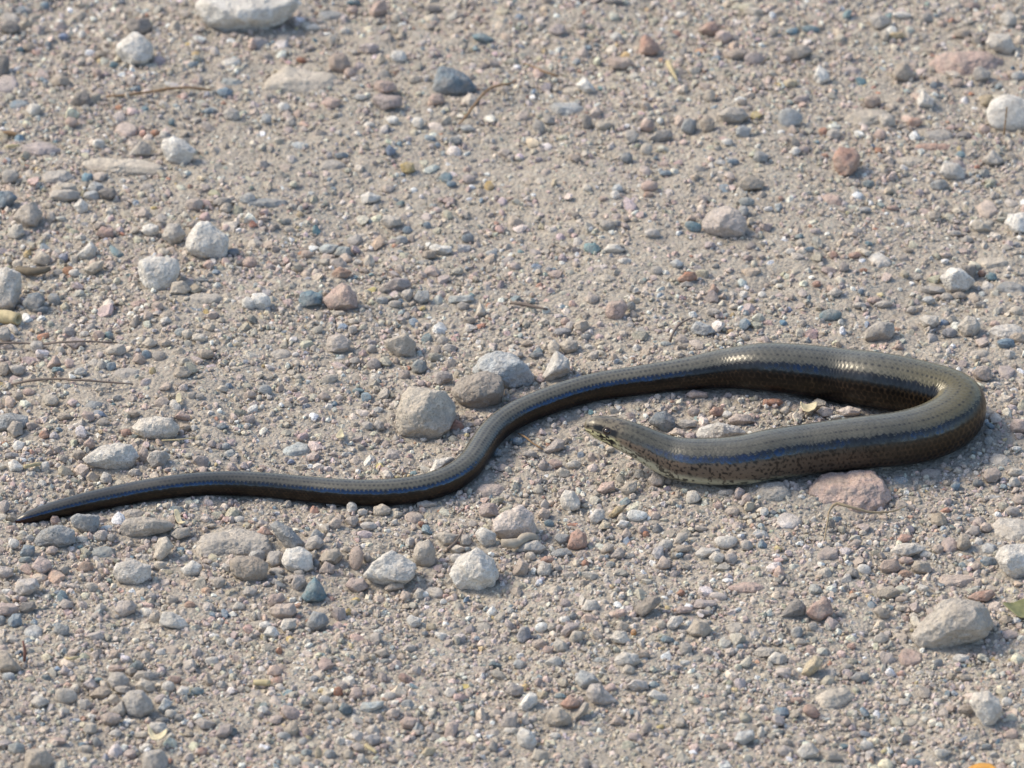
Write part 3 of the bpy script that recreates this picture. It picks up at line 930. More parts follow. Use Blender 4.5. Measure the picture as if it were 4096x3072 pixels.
DG c: 670 1659 720 1570 780 1620 790 1680
P c: 1190 1530 140 80
NR c: 1190 1640 140 70
CN c: 1630 1390 1660 1290 1720 1290 1760 1400 1690 1450 1640 1430
PM f: 1490 1370 1560 1310 1640 1350 1630 1420 1540 1470
PC c: 1470 1430 100 90
GM c: 1700 1290 1770 1220 1830 1230 1830 1290 1760 1320
CP c: 1880 1240 100 90
CW f: 1930 1220 1980 1160 2100 1150 2300 1200 2300 1360 2100 1370 1990 1310 | wide cream crusty patch of rock above the big white rock
W c: 1960 1500 2010 1410 2150 1380 2300 1380 2330 1560 2250 1640 2150 1690 2060 1650 2000 1570 | big white rock with a blue-grey pebble at its foot
B c: 1830 1530 1870 1490 1960 1500 1980 1560 1880 1580 | blue-grey pebble at the foot of the big white rock
WB f: 1840 1400 1900 1360 1980 1400 1960 1480 1850 1460
CP c: 1800 1580 90 70
RP f: 1700 1500 150 60
PG c: 1850 800 1890 735 1980 720 2020 790 1970 850 1890 850
CG f: 1910 660 1950 590 2060 610 2100 680 2050 720 1950 710
MP c: 2090 360 2130 310 2300 290 2320 400 2200 430 2110 430
B e: 1875 350 1900 330 1960 365 1930 395 | blue pebble right against the worm's outer bend
BG c: 1910 490 90 80
BG c: 1900 420 80 60
YP c: 1520 730 1560 705 1600 735 1570 765
C c: 1600 760 1630 715 1680 745 1660 785
B c: 1575 880 1620 840 1665 860 1640 920 1590 915
BD c: 1770 850 1800 820 1860 850 1840 890 1780 885
GB f: 1040 850 1100 790 1200 810 1210 850 1120 885
WG c: 2130 850 100 90
WC c: 2070 770 2110 720 2200 740 2190 790 2090 800
CP c: 2110 1000 2150 950 2240 960 2240 1050 2160 1050
MG c: 2110 1100 130 90
B c: 1740 1140 80 40
W f: 1950 980 150 60
C c: 820 1285 80 50
BD c: 5 1110 30 1085 85 1105 70 1135 15 1135
WM f: 180 1180 240 150
PW c: 420 240 470 190 560 220 550 280 470 285
PW c: 590 230 700 190 810 220 790 270 650 290
CG c: 155 230 100 80
R c: 60 160 150 70
W c: 600 285 130 40
PG f: 1400 770 200 100
W c: 2150 560 90 50
T 3 0
WM c: 120 130 160 30 310 20 345 90 270 150 170 180 | pale mauve squarish stone with a sharp shadowed underside
W c: 60 140 110 60
MP c: -60 290 0 230 110 235 170 290 110 350 -40 350
D c: 165 280 190 230 300 220 310 280 240 330 180 320 | dark grey block next to a blue-grey cube
B c: 65 380 110 330 180 325 190 420 130 460 75 430 | blue-grey cube next to a dark grey block
DB c: 10 390 80 100
MG c: 990 290 1030 215 1130 205 1180 250 1170 310 1050 360 | mauve-grey block with a dark shaded front, on bare dust
W c: 1380 400 1410 310 1500 310 1570 360 1630 430 1560 465 1400 430 | white drop-shaped stone with a tapering end, on bare dust
GB c: 460 490 490 400 600 440 600 500 530 530
WB f: 290 480 170 130
GM c: 510 250 550 195 620 220 630 270 550 290
CG c: 790 100 120 90
G c: 870 275 100 80
CN c: 1340 360 100 100
NR c: 1640 250 100 70
GN c: 1490 210 110 100
CW c: 2005 270 2050 215 2115 250 2110 300 2020 300
CN c: -60 700 0 640 60 650 180 790 170 830 0 840
G c: 1060 1050 1110 985 1230 990 1310 1080 1330 1170 1220 1235 1110 1210 | largest grey cobble in a heap of rounded gravel
CG c: 950 1170 1060 1070 1090 1150 1070 1210 990 1220 | pale stone leaning on the largest grey cobble of the heap
G c: 930 900 970 830 1060 830 1120 900 1110 960 980 990
C c: 1165 950 1220 880 1330 920 1350 1000 1250 1010
G c: 1150 890 1220 820 1380 830 1370 890 1300 920
N c: 765 1040 850 960 930 960 970 1010 880 1070
GC e: 475 1040 500 970 600 965 670 1030 640 1090 540 1110 490 1090
GW c: 260 1090 310 1025 410 1060 430 1100 330 1145
G c: 730 1110 130 100
C c: 980 1070 110 90
G c: 1060 990 140 90
TD c: 1110 790 1190 725 1240 760 1230 810 1190 830
GN c: 1130 830 100 80
P c: 1010 800 160 70
G c: 1210 700 1240 640 1300 660 1300 740 1230 740
TD c: 400 880 90 60
T c: 850 900 80 50
M c: 515 850 550 760 610 820 590 865
WB c: 75 870 120 80
WB c: 1365 1150 1420 1050 1490 1090 1460 1140 1400 1185
W c: 1525 1010 1560 950 1640 960 1630 1020 1560 1050
T e: 1645 990 1700 960 1765 990 1740 1030 1660 1030
GW c: 1450 960 120 110
MR c: 1510 900 130 80
N c: 1750 900 1790 845 1845 930 1800 960
W e: 1830 735 120 80
W e: 1385 660 90 60
GW c: 1265 1310 1310 1260 1430 1270 1460 1340 1380 1370
BD c: 1410 1250 130 60
BD c: 1550 1225 90 70
CW c: 1480 1200 110 100
MG c: 1680 1260 1740 1220 1860 1270 1830 1330 1740 1330
M c: 1865 1370 1910 1290 2000 1275 2010 1340 1950 1400 1880 1400
TD e: 2020 1350 70 80
GP c: 960 1240 180 120
W c: 1270 1475 100 60
G c: 1230 1600 1240 1520 1400 1500 1450 1580 1440 1700 1230 1700
CN c: 210 1590 240 1500 380 1480 470 1580 420 1680 230 1680
BD c: 840 1440 80 100
P c: 500 1430 160 90
C c: 780 1320 120 100
WG c: 1000 1360 110 80
C c: 1220 1370 120 60
TW c: 140 1490 140 110
B c: 710 1460 80 50
W c: 790 1215 90 50
WC c: 550 1165 100 70
GC c: 740 1500 120 80
RM c: 1750 1520 90 90
R c: 720 1230 60 50
C c: 2190 350 60 90
G c: 2090 140 2140 90 2230 120 2200 180 2120 180
GN c: 1890 60 120 110
W c: 1990 570 80 80
W c: 1850 520 90 50
T 3 1
T c: 390 180 440 90 510 10 560 70 610 190 560 230 430 225 | teal triangular stone with a rounded point
MG c: 305 70 330 -10 410 -10 440 60 370 135 320 110
PM c: 95 230 130 160 220 150 260 200 220 240 120 270
PC c: 110 290 180 240 330 230 350 310 290 380 160 370 | pinkish dusty lump with a cream pebble in front of it
CW c: 200 440 240 370 350 365 350 440 250 490
W c: 60 510 100 430 160 440 205 510 150 540
W c: 80 430 110 80
BG c: 430 420 490 310 590 320 630 390 600 440 460 490 | flattish blue-grey stone near the teal triangular one
BG c: 160 70 190 40 260 80 260 120 190 110
M c: 655 320 680 260 760 280 780 370 690 390
Y e: 800 310 60 65
MP c: 765 80 820 20 930 20 970 100 900 145 800 110
GN c: 1110 110 1180 45 1280 60 1280 110 1150 140
CP c: 1240 190 1270 125 1340 150 1330 210 1270 225
CW c: 1360 160 1400 100 1455 130 1440 200 1370 200
G f: 1450 130 1500 90 1620 110 1620 180 1540 195
W c: 1295 380 1340 335 1430 370 1420 430 1350 455
W c: 1990 320 2040 255 2090 300 2080 360 2010 360
W c: 1540 500 1560 480 1650 500 1610 565
YC c: 1515 440 90 70
BD c: 1460 500 60 50
W e: 1620 220 60 50
GN c: 1010 660 1080 630 1120 615 1160 690 1090 715
TG c: 1120 740 110 50
TD c: 2010 770 2040 735 2130 770 2110 805 2030 790
TK c: 715 1150 750 1090 830 1120 830 1190 760 1215 | dark teal pebble touching a long pale teal one
TW c: 895 1140 930 1090 1110 1080 1090 1130 1000 1180 910 1180 | long pale teal pebble touching a dark teal one
PC c: 1115 1190 1180 1140 1250 1150 1230 1220 1180 1235
GW e: 1090 1050 1120 1000 1190 1000 1210 1040 1150 1080
MR c: 1225 880 1260 840 1350 870 1350 930 1280 940
WP c: 690 940 740 905 795 930 780 990 710 990
R c: 710 1000 80 90
MP c: 800 1060 840 960 910 960 920 1040 850 1070
MP c: 210 1170 250 1115 330 1130 390 1190 390 1250 280 1250
WG e: 590 1070 110 80
C e: 660 1140 110 80
NG c: 540 1150 100 80
RP e: 180 910 110 80
GB c: 495 885 90 60
NC c: 310 1320 120 130
P c: 440 1350 110 90
C c: 620 1220 70 70
BM c: 930 1400 990 1360 1080 1390 1070 1450 1000 1475
WP c: 825 1470 870 1435 940 1470 930 1520 870 1525
WB c: 1345 1340 1390 1260 1420 1290 1400 1350
MP c: 1620 1400 1650 1270 1710 1250 1760 1280 1720 1400
W c: 1620 1020 1660 960 1730 980 1720 1050 1650 1060
GY c: 1420 1550 1480 1470 1560 1490 1530 1550 1450 1570
GD c: 2000 1490 2040 1420 2090 1450 2080 1520 2020 1520
MG c: 2110 1290 2150 1190 2260 1170 2250 1320 2130 1320
CW c: 2140 1350 2150 1310 2250 1310 2250 1370
GB c: 1310 1110 110 90
P c: 1320 1270 150 110
TG f: 670 720 120 70
WC c: 270 1590 300 1540 390 1590 370 1640 300 1640
TG c: 440 1530 100 80
YC e: 540 1530 60 110
GB c: 640 1540 100 80
C c: 800 1540 90 90
WG c: 910 1580 80 90
CP c: 1180 1590 80 50
WB c: 240 1380 130 70
WG c: 735 1430 90 90
W e: 400 1430 70 60
W c: 60 1160 90 80
T 3 2
GW c: 595 290 640 205 720 200 765 270 730 310 640 310
DN c: 1050 320 1060 260 1180 170 1270 170 1295 220 1240 270 1120 360 | dark grey striated stone like a short log
P c: 875 350 900 290 970 280 1000 320 940 380
CN c: 890 440 930 380 1010 420 1000 480 900 470
WC c: 845 540 900 470 980 480 1020 560 950 590 880 570 | bright cream angular stone beside a tiny orange chip
CN c: 1505 470 1580 370 1700 390 1720 470 1660 540 1540 510 | tan pentagonal stone among mauve pebbles
WG c: 1335 420 1380 350 1470 345 1480 400 1400 470 1350 460
C c: 1295 420 80 90
M c: 1565 250 1620 200 1750 210 1780 250 1690 280 1590 275
MP c: 1395 290 1450 260 1560 270 1550 310 1430 330
GM c: 1590 320 1620 285 1720 300 1700 340 1620 350
PW e: 1705 170 1760 140 1850 160 1860 200 1790 215
R c: 1460 145 70 60
P f: 1850 100 2000 40 2130 60 2200 110 2080 150 1930 130
X e: 195 450 240 400 310 410 300 460 240 490
GC c: 305 450 330 400 390 410 390 460 330 480
BM c: 40 520 70 440 140 440 170 530 110 580 50 570
M c: 420 480 490 400 580 400 580 450 470 530 430 510
C c: 490 560 530 470 620 480 610 550 530 590
GC c: 350 600 390 540 470 580 490 650 390 660
BD c: 490 350 520 310 570 340 550 380 500 375
W c: 455 380 100 80
P c: 260 640 290 600 360 620 350 680 280 680
PC c: 240 590 140 90
W c: 285 750 370 690 430 710 430 780 340 780
BG c: 5 770 30 720 120 740 120 800 50 810
WG c: 875 730 960 650 1080 680 1110 740 1050 790 920 780 | two-faced stone, one side white and the other grey-brown
TW f: 685 750 740 690 845 720 820 755
C c: 1010 810 110 90
BW c: 540 900 590 810 700 840 760 910 680 950 600 980 | rounded bluish stone behind a pale mauve one
WM c: 640 990 680 930 760 930 800 1020 900 1080 790 1120 680 1100 | pale mauve lumpy stone with a slate sliver leaning on it
WM c: 990 950 1050 890 1170 910 1180 980 1060 1000
TB c: 1175 940 1230 905 1280 940 1250 980 1190 970
GW c: 1165 1030 1230 980 1340 1030 1330 1080 1240 1080
TB c: 1280 550 1310 510 1400 540 1410 580 1320 590
G c: 1500 630 120 120
CN c: 280 1270 350 1140 420 1130 510 1220 490 1290 370 1305 | tan pyramid-shaped stone in front of an orange-red one
RP c: 410 1110 490 1035 590 1070 580 1140 470 1160 | orange-red faceted stone behind a tan pyramid-shaped one
DC c: 520 1245 630 1085 670 1100 650 1180 560 1250 | grey slate sliver leaning on a pale mauve stone
W c: 50 1120 150 1000 210 1010 220 1100 140 1170 70 1160
MG c: -60 1000 0 920 100 960 100 1020 0 1050
W c: 35 1380 80 1310 160 1340 220 1440 170 1500 60 1460
C c: 160 1570 200 1490 310 1520 310 1590 210 1610
T c: 420 1040 110 60
YC c: 260 1030 90 70
DM c: 1110 1380 1150 1260 1210 1280 1200 1350
MP c: 1060 1390 130 80
CP c: 840 1290 900 1200 960 1240 970 1290
WB c: 1920 1420 1960 1340 2080 1330 2100 1400 2000 1470
ND e: 1770 1490 1810 1440 1865 1450 1850 1510
WC c: 2150 1360 70 120
CG c: 2090 660 2170 610 2270 630 2270 690 2160 710
GC f: 1920 450 150 110
MG c: 570 1650 600 1560 660 1590 670 1680
W c: 370 1380 100 60
NC c: 1130 20 110 70
W c: 940 180 70 50
B e: 1970 610 70 50
O e: 1050 490 50 60 | tiny orange chip beside a bright cream angular stone
T 3 3
CG c: 1250 520 1300 430 1460 250 1600 180 1730 200 1900 290 1930 420 1850 530 1600 620 1380 650 1290 600 | big dusty boulder with a sloping lit face and shaded front
D c: 100 360 190 230 260 195 330 270 310 340 210 370 | dark grey slanting stone touching a mauve-brown one
RM c: 330 320 400 230 490 180 540 230 560 330 440 395 370 360 | mauve-brown faceted stone touching a dark grey slanting one
CN c: 940 150 980 90 1070 85 1150 130 1130 180 1020 210 960 190
CN c: 905 300 960 255 1060 310 1040 370 970 375
WC c: 1285 110 1310 70 1380 90 1390 130 1330 150
RP c: 1725 185 1800 140 1930 120 1960 160 1900 220 1790 225 | reddish pebble behind the big dusty boulder
PC c: 1150 200 110 70
C c: 1150 280 100 60
CP f: 1460 60 1500 0 1760 -20 1800 40 1650 110 1500 110
WC c: 0 710 50 655 140 680 170 740 80 770 0 750
YC c: 290 840 330 750 410 690 480 730 440 810 350 880 | olive-cream egg-shaped stone tilted on its side
WP c: 130 840 150 90
C f: 390 1080 480 980 690 950 750 1040 600 1130 470 1150
RP e: 300 1160 340 1105 400 1120 450 1200 400 1230 330 1200 | orange-red round pebble beside a flat cream rock
PR c: 245 1075 110 60
GB c: 710 880 770 830 870 840 870 900 770 930
GC c: 680 790 100 70
WC c: 1740 1090 1790 1010 1900 1000 2000 1060 2020 1200 1950 1280 1860 1310 1800 1190 | tall pale rock with a tapering base and bluish top
N c: 1710 1160 140 100
W e: 2015 1090 2050 1045 2110 1070 2100 1120 2040 1130
WG c: 1590 710 1640 670 1740 690 1740 740 1640 750
BD e: 1420 790 1450 720 1510 715 1510 780
CN c: 1640 870 1680 835 1760 880 1740 920 1680 910
P f: 1230 700 220 170
G c: 390 440 100 90
BG c: 250 490 110 110
C c: 280 570 110 70
RP c: 720 610 80 60
P f: 360 640 130 110
T c: 1860 515 80 60
C f: 1800 560 150 70
GW c: 245 1530 290 1460 380 1440 440 1510 400 1580 290 1600
GM c: 80 1510 140 1460 230 1510 210 1560 110 1560
CN c: 440 1570 490 1500 600 1520 640 1590 540 1610
W e: 790 1480 830 1420 900 1440 910 1490 840 1510
T c: 660 1475 90 60
B e: 1260 1620 130 80
RP c: 1150 850 80 60
CW c: 1310 840 80 50
C c: 1130 970 60 50
CP c: 640 1270 670 1210 720 1270 680 1305
G c: 980 540 130 100
RM c: 2100 890 60 60
B c: 1890 1475 90 50
G f: 800 490 150 60
"""

# ------------------------------------------------------------------ the slow worm's line (snout first): window r, c, x, y, half width, height of the axis in mm where it is lifted (0: resting)
LINE = [(2, 2, 624, 374, 4, 12.0), (2, 2, 629, 373, 26, 12.0), (2, 2, 640, 371, 44, 12.05), (2, 2, 662, 368, 63, 12.15), (2, 2, 700, 367, 86, 12.2),
        (2, 2, 750, 374, 101, 12.1), (2, 2, 825, 393, 115, 11.7), (2, 2, 930, 430, 127, 11.0), (2, 2, 1065, 487, 139, 9.7),
        (2, 2, 1235, 572, 155, 7.7), (2, 2, 1400, 640, 172, 6.0), (2, 2, 1550, 664, 183, 5.3), (2, 2, 1720, 671, 191, 0),
        (2, 2, 2000, 658, 201, 0), (2, 3, 0, 614, 205, 0), (2, 3, 300, 572, 208, 0), (2, 3, 600, 532, 211, 0), (2, 3, 900, 500, 217, 0), (2, 3, 1180, 468, 224, 0),
        (2, 3, 1380, 420, 230, 0), (2, 3, 1530, 352, 232, 0), (2, 3, 1630, 268, 232, 0), (2, 3, 1655, 190, 232, 0), (2, 3, 1575, 118, 232, 0), (2, 3, 1420, 70, 232, 0),
        (2, 3, 1230, 22, 233, 0), (2, 3, 950, -30, 234, 0), (2, 3, 600, -76, 226, 0), (2, 3, 250, -122, 214, 0), (2, 2, 2160, -146, 200, 0), (2, 2, 1850, -132, 168, 0),
        (2, 2, 1500, -85, 136, 0), (2, 2, 1100, -30, 124, 0), (2, 2, 700, 32, 118, 0), (2, 2, 350, 135, 114, 0), (2, 2, 30, 270, 112, 0),
        (2, 1, 2110, 355, 111, 0), (2, 1, 2000, 470, 111, 0), (2, 1, 1925, 585, 111, 0), (2, 1, 1840, 705, 111, 0), (2, 1, 1690, 815, 111, 0), (2, 1, 1480, 892, 111, 0), (2, 1, 1200, 934, 110, 0),
        (2, 1, 800, 938, 107, 0), (2, 1, 400, 905, 105, 0), (2, 1, 0, 868, 102, 0), (2, 0, 2000, 860, 101, 0), (2, 0, 1500, 886, 94, 0),
        (2, 0, 1000, 970, 86, 0), (2, 0, 750, 1022, 82, 0), (2, 0, 480, 1088, 71, 0), (2, 0, 300, 1137, 56, 0), (2, 0, 200, 1166, 40, 0), (2, 0, 150, 1182, 22, 0), (2, 0, 132, 1189, 4, 0)]
P, Rr = [], []
for r, c, x, y, hw, lift in LINE:
    rad = hw * TS * MPP
    px, py = tile(r, c, x, y)
    P.append(px_ground(px, py, lift / 1000 if lift else rad * 0.97)); Rr.append(rad)
P = np.array(P); Rr = np.array(Rr)
def spline(P, u, un):
    """cubic Hermite through P at parameters u"""
    m = np.zeros_like(P)
    d = (P[1:] - P[:-1]) / (u[1:] - u[:-1])[:, None]
    w1 = (u[1:-1] - u[:-2])[:, None]; w2 = (u[2:] - u[1:-1])[:, None]
    m[1:-1] = (d[:-1] * w2 + d[1:] * w1) / (w1 + w2)
    m[0], m[-1] = d[0], d[-1]
    k = np.clip(np.searchsorted(u, un, side='right') - 1, 0, len(u) - 2)
    h = (u[k + 1] - u[k])[:, None]; t = ((un - u[k])[:, None]) / h
    return ((2 * t**3 - 3 * t**2 + 1) * P[k] + (t**3 - 2 * t**2 + t) * h * m[k] +
            (-2 * t**3 + 3 * t**2) * P[k + 1] + (t**3 - t**2) * h * m[k + 1])
u0 = np.concatenate([[0], np.cumsum(np.linalg.norm(np.diff(P, axis=0), axis=1))])
dense = spline(np.c_[P, Rr], u0, np.linspace(0, u0[-1], 6000))
# even out the centre line, keep the ends
ker = np.hanning(121); ker /= ker.sum()
pad = np.concatenate([np.repeat(dense[:1], 60, 0), dense, np.repeat(dense[-1:], 60, 0)])
sm = np.stack([np.convolve(pad[:, k], ker, 'valid') for k in range(4)], 1)
arc0 = np.linspace(0, u0[-1], 6000)
w = np.clip(np.minimum(arc0 - 0.004, u0[-1] - 0.004 - arc0) / 0.004, 0, 1)[:, None]
dense = dense * (1 - w) + sm * w
arc = np.concatenate([[0], np.cumsum(np.linalg.norm(np.diff(dense[:, :3], axis=0), axis=1))])
LEN = arc[-1]
NR = int(LEN / 0.00026)
tt = np.linspace(0, 1, NR)
sa = LEN * (tt - 0.010 * np.sin(2 * np.pi * tt) / (2 * np.pi))
def at_arc(s):
    return np.stack([np.interp(s, arc, dense[:, k]) for k in range(4)], 1)
line = at_arc(sa)
C, R = line[:, :3], np.maximum(line[:, 3], 0.00012)
Tn = np.gradient(C, axis=0); Tn /= np.linalg.norm(Tn, axis=1)[:, None]
Nn = np.array([0, 0, 1.0]) - Tn * Tn[:, 2:3]; Nn /= np.linalg.norm(Nn, axis=1)[:, None]
Bn = np.cross(Tn, Nn)
# scale rows
NROW, NA = 28, 150
th = np.arange(NA) / NA * 2 * np.pi
pitch = 0.00135 * np.clip(R / 0.0066, 0.25, 1) ** 0.3
U = np.concatenate([[0], np.cumsum(np.diff(sa) / ((pitch[1:] + pitch[:-1]) / 2))])
UU, TH = np.meshgrid(U, th, indexing='ij')
SS = np.broadcast_to(sa[:, None], UU.shape)
VV = TH / (2 * np.pi) * NROW
best = np.full(UU.shape, -9.0); bid = np.zeros(UU.shape); ea = np.zeros(UU.shape); eb = np.zeros(UU.shape); bv = np.zeros(UU.shape)
for dv in (-1, 0, 1):
    row = np.floor(VV + 0.5) + dv
    off = 0.5 * (row % 2)
    for du in (-1, 0, 1):
        cu = np.floor(UU - off + 0.5) + du + off
        a = UU - cu; bq = VV - row
        inside = (a / 0.80) ** 2 + (bq / 0.74) ** 2
        h = np.where(inside < 1.0, a * 0.55 - 0.25 * bq ** 2 - 0.35 * np.clip(inside - 0.7, 0, 1), -5)
        win = h > best
        best = np.where(win, h, best)
        bid = np.where(win, np.mod(cu * 2 * 7.31 + np.mod(row, NROW) * 3.77, 251), bid)
        ea = np.where(win, a, ea); eb = np.where(win, bq, eb); bv = np.where(win, np.mod(row, NROW), bv)
best = np.clip(best, -0.6, 0.6)
edge = np.clip((ea / 0.80) ** 2 + (eb / 0.74) ** 2, 0, 1)
A = np.degrees(np.abs((TH + np.pi) % (2 * np.pi) - np.pi))       # angle away from the ridge of the back
mm = SS * 1000.0
headk = np.clip((mm - 9) / 14, 0, 1)
amp = 0.00015 * (0.15 + 0.85 * headk) * np.clip(R / 0.005, 0.2, 1)[:, None]
# cross-section: domed back, flat flanks, flatter belly
ca, sa_ = np.cos(TH), np.sin(TH)
pw = 2.35
base = (np.abs(ca) ** pw + np.abs(sa_) ** pw) ** (-1 / pw)
base = 1 + (base - 1) * np.clip((mm - 6) / 20, 0.25, 1)
rz = np.where(ca < 0, 0.96, 1.0)
hw_ = np.clip(1 - np.abs(mm - 7.5) / 7.5, 0, 1)
wid = 1.0 + 0.04 * hw_ - 0.10 * np.clip(1 - mm / 3.0, 0, 1)
# mouth line and brow
thm = 120 - 18 * np.clip(mm / 8.0, 0, 1)
mouth = np.exp(-((A - thm) / 2.6) ** 2) * np.clip((8.6 - mm) / 1.2, 0, 1) * np.clip((mm - 0.15) / 0.4, 0, 1)
brow = np.exp(-((A - 44) / 9) ** 2) * np.exp(-((mm - 6.4) / 2.4) ** 2)
socket = np.exp(-((A - 62) / 11) ** 2) * np.exp(-((mm - 6.4) / 1.35) ** 2)
flat = np.exp(-(A / 38) ** 2) * np.exp(-((mm - 5) / 4.5) ** 2)
rad = R[:, None] * base * (1 - 0.05 * mouth + 0.025 * brow - 0.05 * socket - 0.04 * flat) + amp * best
V = C[:, None, :] + Nn[:, None, :] * (rad * ca * rz)[..., None] + Bn[:, None, :] * (rad * sa_ * wid)[..., None]
# skin colour and gloss
def lerp(a, b, t): return a + (b - a) * t[..., None]
def sst(x, lo, hi): return smooth(np.clip((x - lo) / (hi - lo), 0, 1))
rnd = np.modf(np.abs(np.sin(bid * 12.9898) * 43758.5453))[0]
n_f = noise2(UU * 2.6, VV * 2.2, 11)
n_c = noise2(UU * 0.09, VV * 0.05, 12)
n_p = noise2(UU * 1.5, VV * 1.1, 13)
black = np.array([0.005, 0.005, 0.006])
dors = lerp(np.array([0.096, 0.090, 0.068]), np.array([0.124, 0.114, 0.084]), (n_c * 0.5 + 0.5))
dors = dors * (0.88 + 0.24 * rnd)[..., None]
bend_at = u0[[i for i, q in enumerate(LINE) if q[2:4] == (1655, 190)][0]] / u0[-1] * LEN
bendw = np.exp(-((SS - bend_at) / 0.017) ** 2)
dors = lerp(dors, np.array([0.135, 0.105, 0.032]), 0.65 * bendw)  # gold tint on the back, strongest at the bend
tip = sst(SS, LEN - 0.11, LEN - 0.02)
dors = lerp(dors, np.array([0.036, 0.034, 0.032]), 0.7 * tip)
# fine dark flecks along the joints of the back scales
fl = np.clip(np.exp(-((ea - 0.20) / 0.26) ** 2 - (eb / 0.20) ** 2) * 1.15, 0, 1) * (0.45 + 0.55 * (np.mod(bv, 2) < 1))
# the thin tail carries fewer, relatively wider scale rows
V2 = VV * (16 / NROW); r2_ = np.floor(V2 + 0.5); o2_ = 0.5 * (r2_ % 2)
a2 = UU - (np.floor(UU - o2_ + 0.5) + o2_); b2 = V2 - r2_
thin = 1 - sst(np.broadcast_to(R[:, None], UU.shape), 0.0036, 0.0046)
fl2 = np.exp(-((a2 - 0.05) / 0.26) ** 2 - (b2 / 0.24) ** 2) * 1.2
fl = np.clip(fl * (1 - thin) + fl2 * thin, 0, 1)
ea = ea * (1 - thin) + a2 * thin
dors = lerp(dors, black * 2, np.clip(fl * (0.85 + 0.5 * n_p), 0, 0.92))
dors = dors * (1 - 0.45 * sst(edge, 0.66, 1.0))[..., None]
flank = lerp(np.array([0.005, 0.0035, 0.003]), np.array([0.046, 0.027, 0.016]), sst(edge + 0.35 * n_f, 0.35, 1.05) * (0.35 + 0.65 * sst(n_p, -0.5, 0.5)))
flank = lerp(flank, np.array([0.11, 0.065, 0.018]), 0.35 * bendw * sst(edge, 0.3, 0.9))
fore = 1 - sst(SS, 0.022, 0.095)                 # browner and paler towards the head
pale = lerp(np.array([0.165, 0.122, 0.088]), np.array([0.100, 0.068, 0.047]), n_c * 0.5 + 0.5)
spk = sst(0.12 + 0.45 * np.exp(-((ea - 0.1) / 0.36) ** 2 - (eb / 0.30) ** 2) + 0.55 * n_f + 0.45 * noise2(UU * 4.4 + 0.7 * VV, VV * 3.0, 27), 0.30, 0.55)
pale = lerp(pale, black * 1.5, spk * 0.92)
flank = lerp(flank, pale, fore)
jag = 46.5 - 9.0 * (ea - 0.1) + 2.0 * n_p
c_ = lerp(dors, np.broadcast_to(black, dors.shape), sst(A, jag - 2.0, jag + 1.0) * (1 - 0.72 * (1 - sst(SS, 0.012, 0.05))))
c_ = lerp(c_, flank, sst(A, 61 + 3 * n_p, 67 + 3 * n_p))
belly = lerp(np.array([0.035, 0.030, 0.028]), np.array([0.018, 0.017, 0.017]), sst(n_f, -0.3, 0.4))
c_ = lerp(c_, belly, sst(A, 138, 152))
# throat and jaw: cream with black flecks
thr = sst(A, 76 + 0.85 * np.clip(mm - 8, 0, 60), 98 + 0.95 * np.clip(mm - 8, 0, 60)) * (1 - sst(mm, 40, 66))
cream = np.broadcast_to(np.array([0.44, 0.41, 0.29]), c_.shape)
fk = sst(0.7 * n_p + 0.7 * noise2(UU * 3.1, VV * 2.3, 21), 0.12, 0.34) * (1 - 0.6 * sst(A, 120, 150))
cream = lerp(cream, black * 2, fk * 0.9)
c_ = lerp(c_, cream, thr)
# head: brown crown, dark stripe through the eye, cream lips
hd = 1 - sst(mm, 8.5, 12)
crown = lerp(np.array([0.165, 0.138, 0.095]), np.array([0.050, 0.042, 0.033]), sst(noise2(SS * 1700, TH * 9, 22) + 0.5 * noise2(SS * 3500, TH * 15, 26), -0.1, 0.55))
hc = lerp(crown, np.array([0.20, 0.172, 0.115]) * np.ones_like(crown), sst(A, 66, 82))
lipf = sst(noise2(SS * 1150, TH * 7, 23) + 0.4 * noise2(SS * 2300, TH * 14, 24), -0.06, 0.16)
lip = lerp(np.broadcast_to(np.array([0.50, 0.455, 0.25]), c_.shape), black * 1.5, lipf)
hc = lerp(hc, lip, sst(A, 74, 84))
stripe = sst(np.exp(-((A - 59) / 13) ** 2) + 0.12 * n_f, 0.35, 0.6) * sst(mm, 2.2, 3.2) * (1 - sst(mm, 9.0, 10.5))
hc = lerp(hc, black * 1.3 * np.ones_like(hc), np.clip(stripe, 0, 0.97))
hc = lerp(hc, black * np.ones_like(hc), mouth * 0.9)
nost = np.exp(-((A - 58) / 9) ** 2 - ((mm - 1.15) / 0.34) ** 2)
hc = lerp(hc, black * 0.6 * np.ones_like(hc), np.clip(nost * 1.5, 0, 1))
for sm_, da in ((2.6, 60), (4.4, 60), (8.4, 40)):      # seams between the head shields
    seam = np.exp(-((mm - sm_ - 0.35 * np.cos(np.radians(A * 2))) / 0.10) ** 2) * (A < da)
    hc = lerp(hc, black * 3 * np.ones_like(hc), seam * 0.55)
c_ = lerp(c_, hc, hd)
c_ = lerp(c_, np.array([0.035, 0.012, 0.010]) * np.ones_like(c_), sst(SS, LEN - 0.006, LEN - 0.001) * sst(A, 40, 60))
SKY_SHEEN = np.clip(0.82 + 0.7 * noise2(SS / 0.034 + 2.2, SS * 0, 61) + 0.25 * noise2(SS / 0.009, SS * 0, 62), 0.12, 1) * (1 - 0.93 * bendw)  # strength of the painted sky reflection along the body, faint round the bend
GLOSS = sst(A, jag - 3.0, jag + 0.5) * (1 - sst(A, 61 + 3 * n_p, 65 + 3 * n_p)) * sst(mm, 9, 22) * (0.6 + 0.4 * rnd) * (1 - 0.45 * sst(edge, 0.62, 0.98)) * (0.7 + 0.3 * sst(n_f, -0.5, 0.3)) * SKY_SHEEN  # flank band: gloss raised and varied to stand for reflected sky
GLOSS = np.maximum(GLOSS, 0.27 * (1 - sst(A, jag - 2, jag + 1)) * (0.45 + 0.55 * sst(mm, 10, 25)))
nv = NR * NA
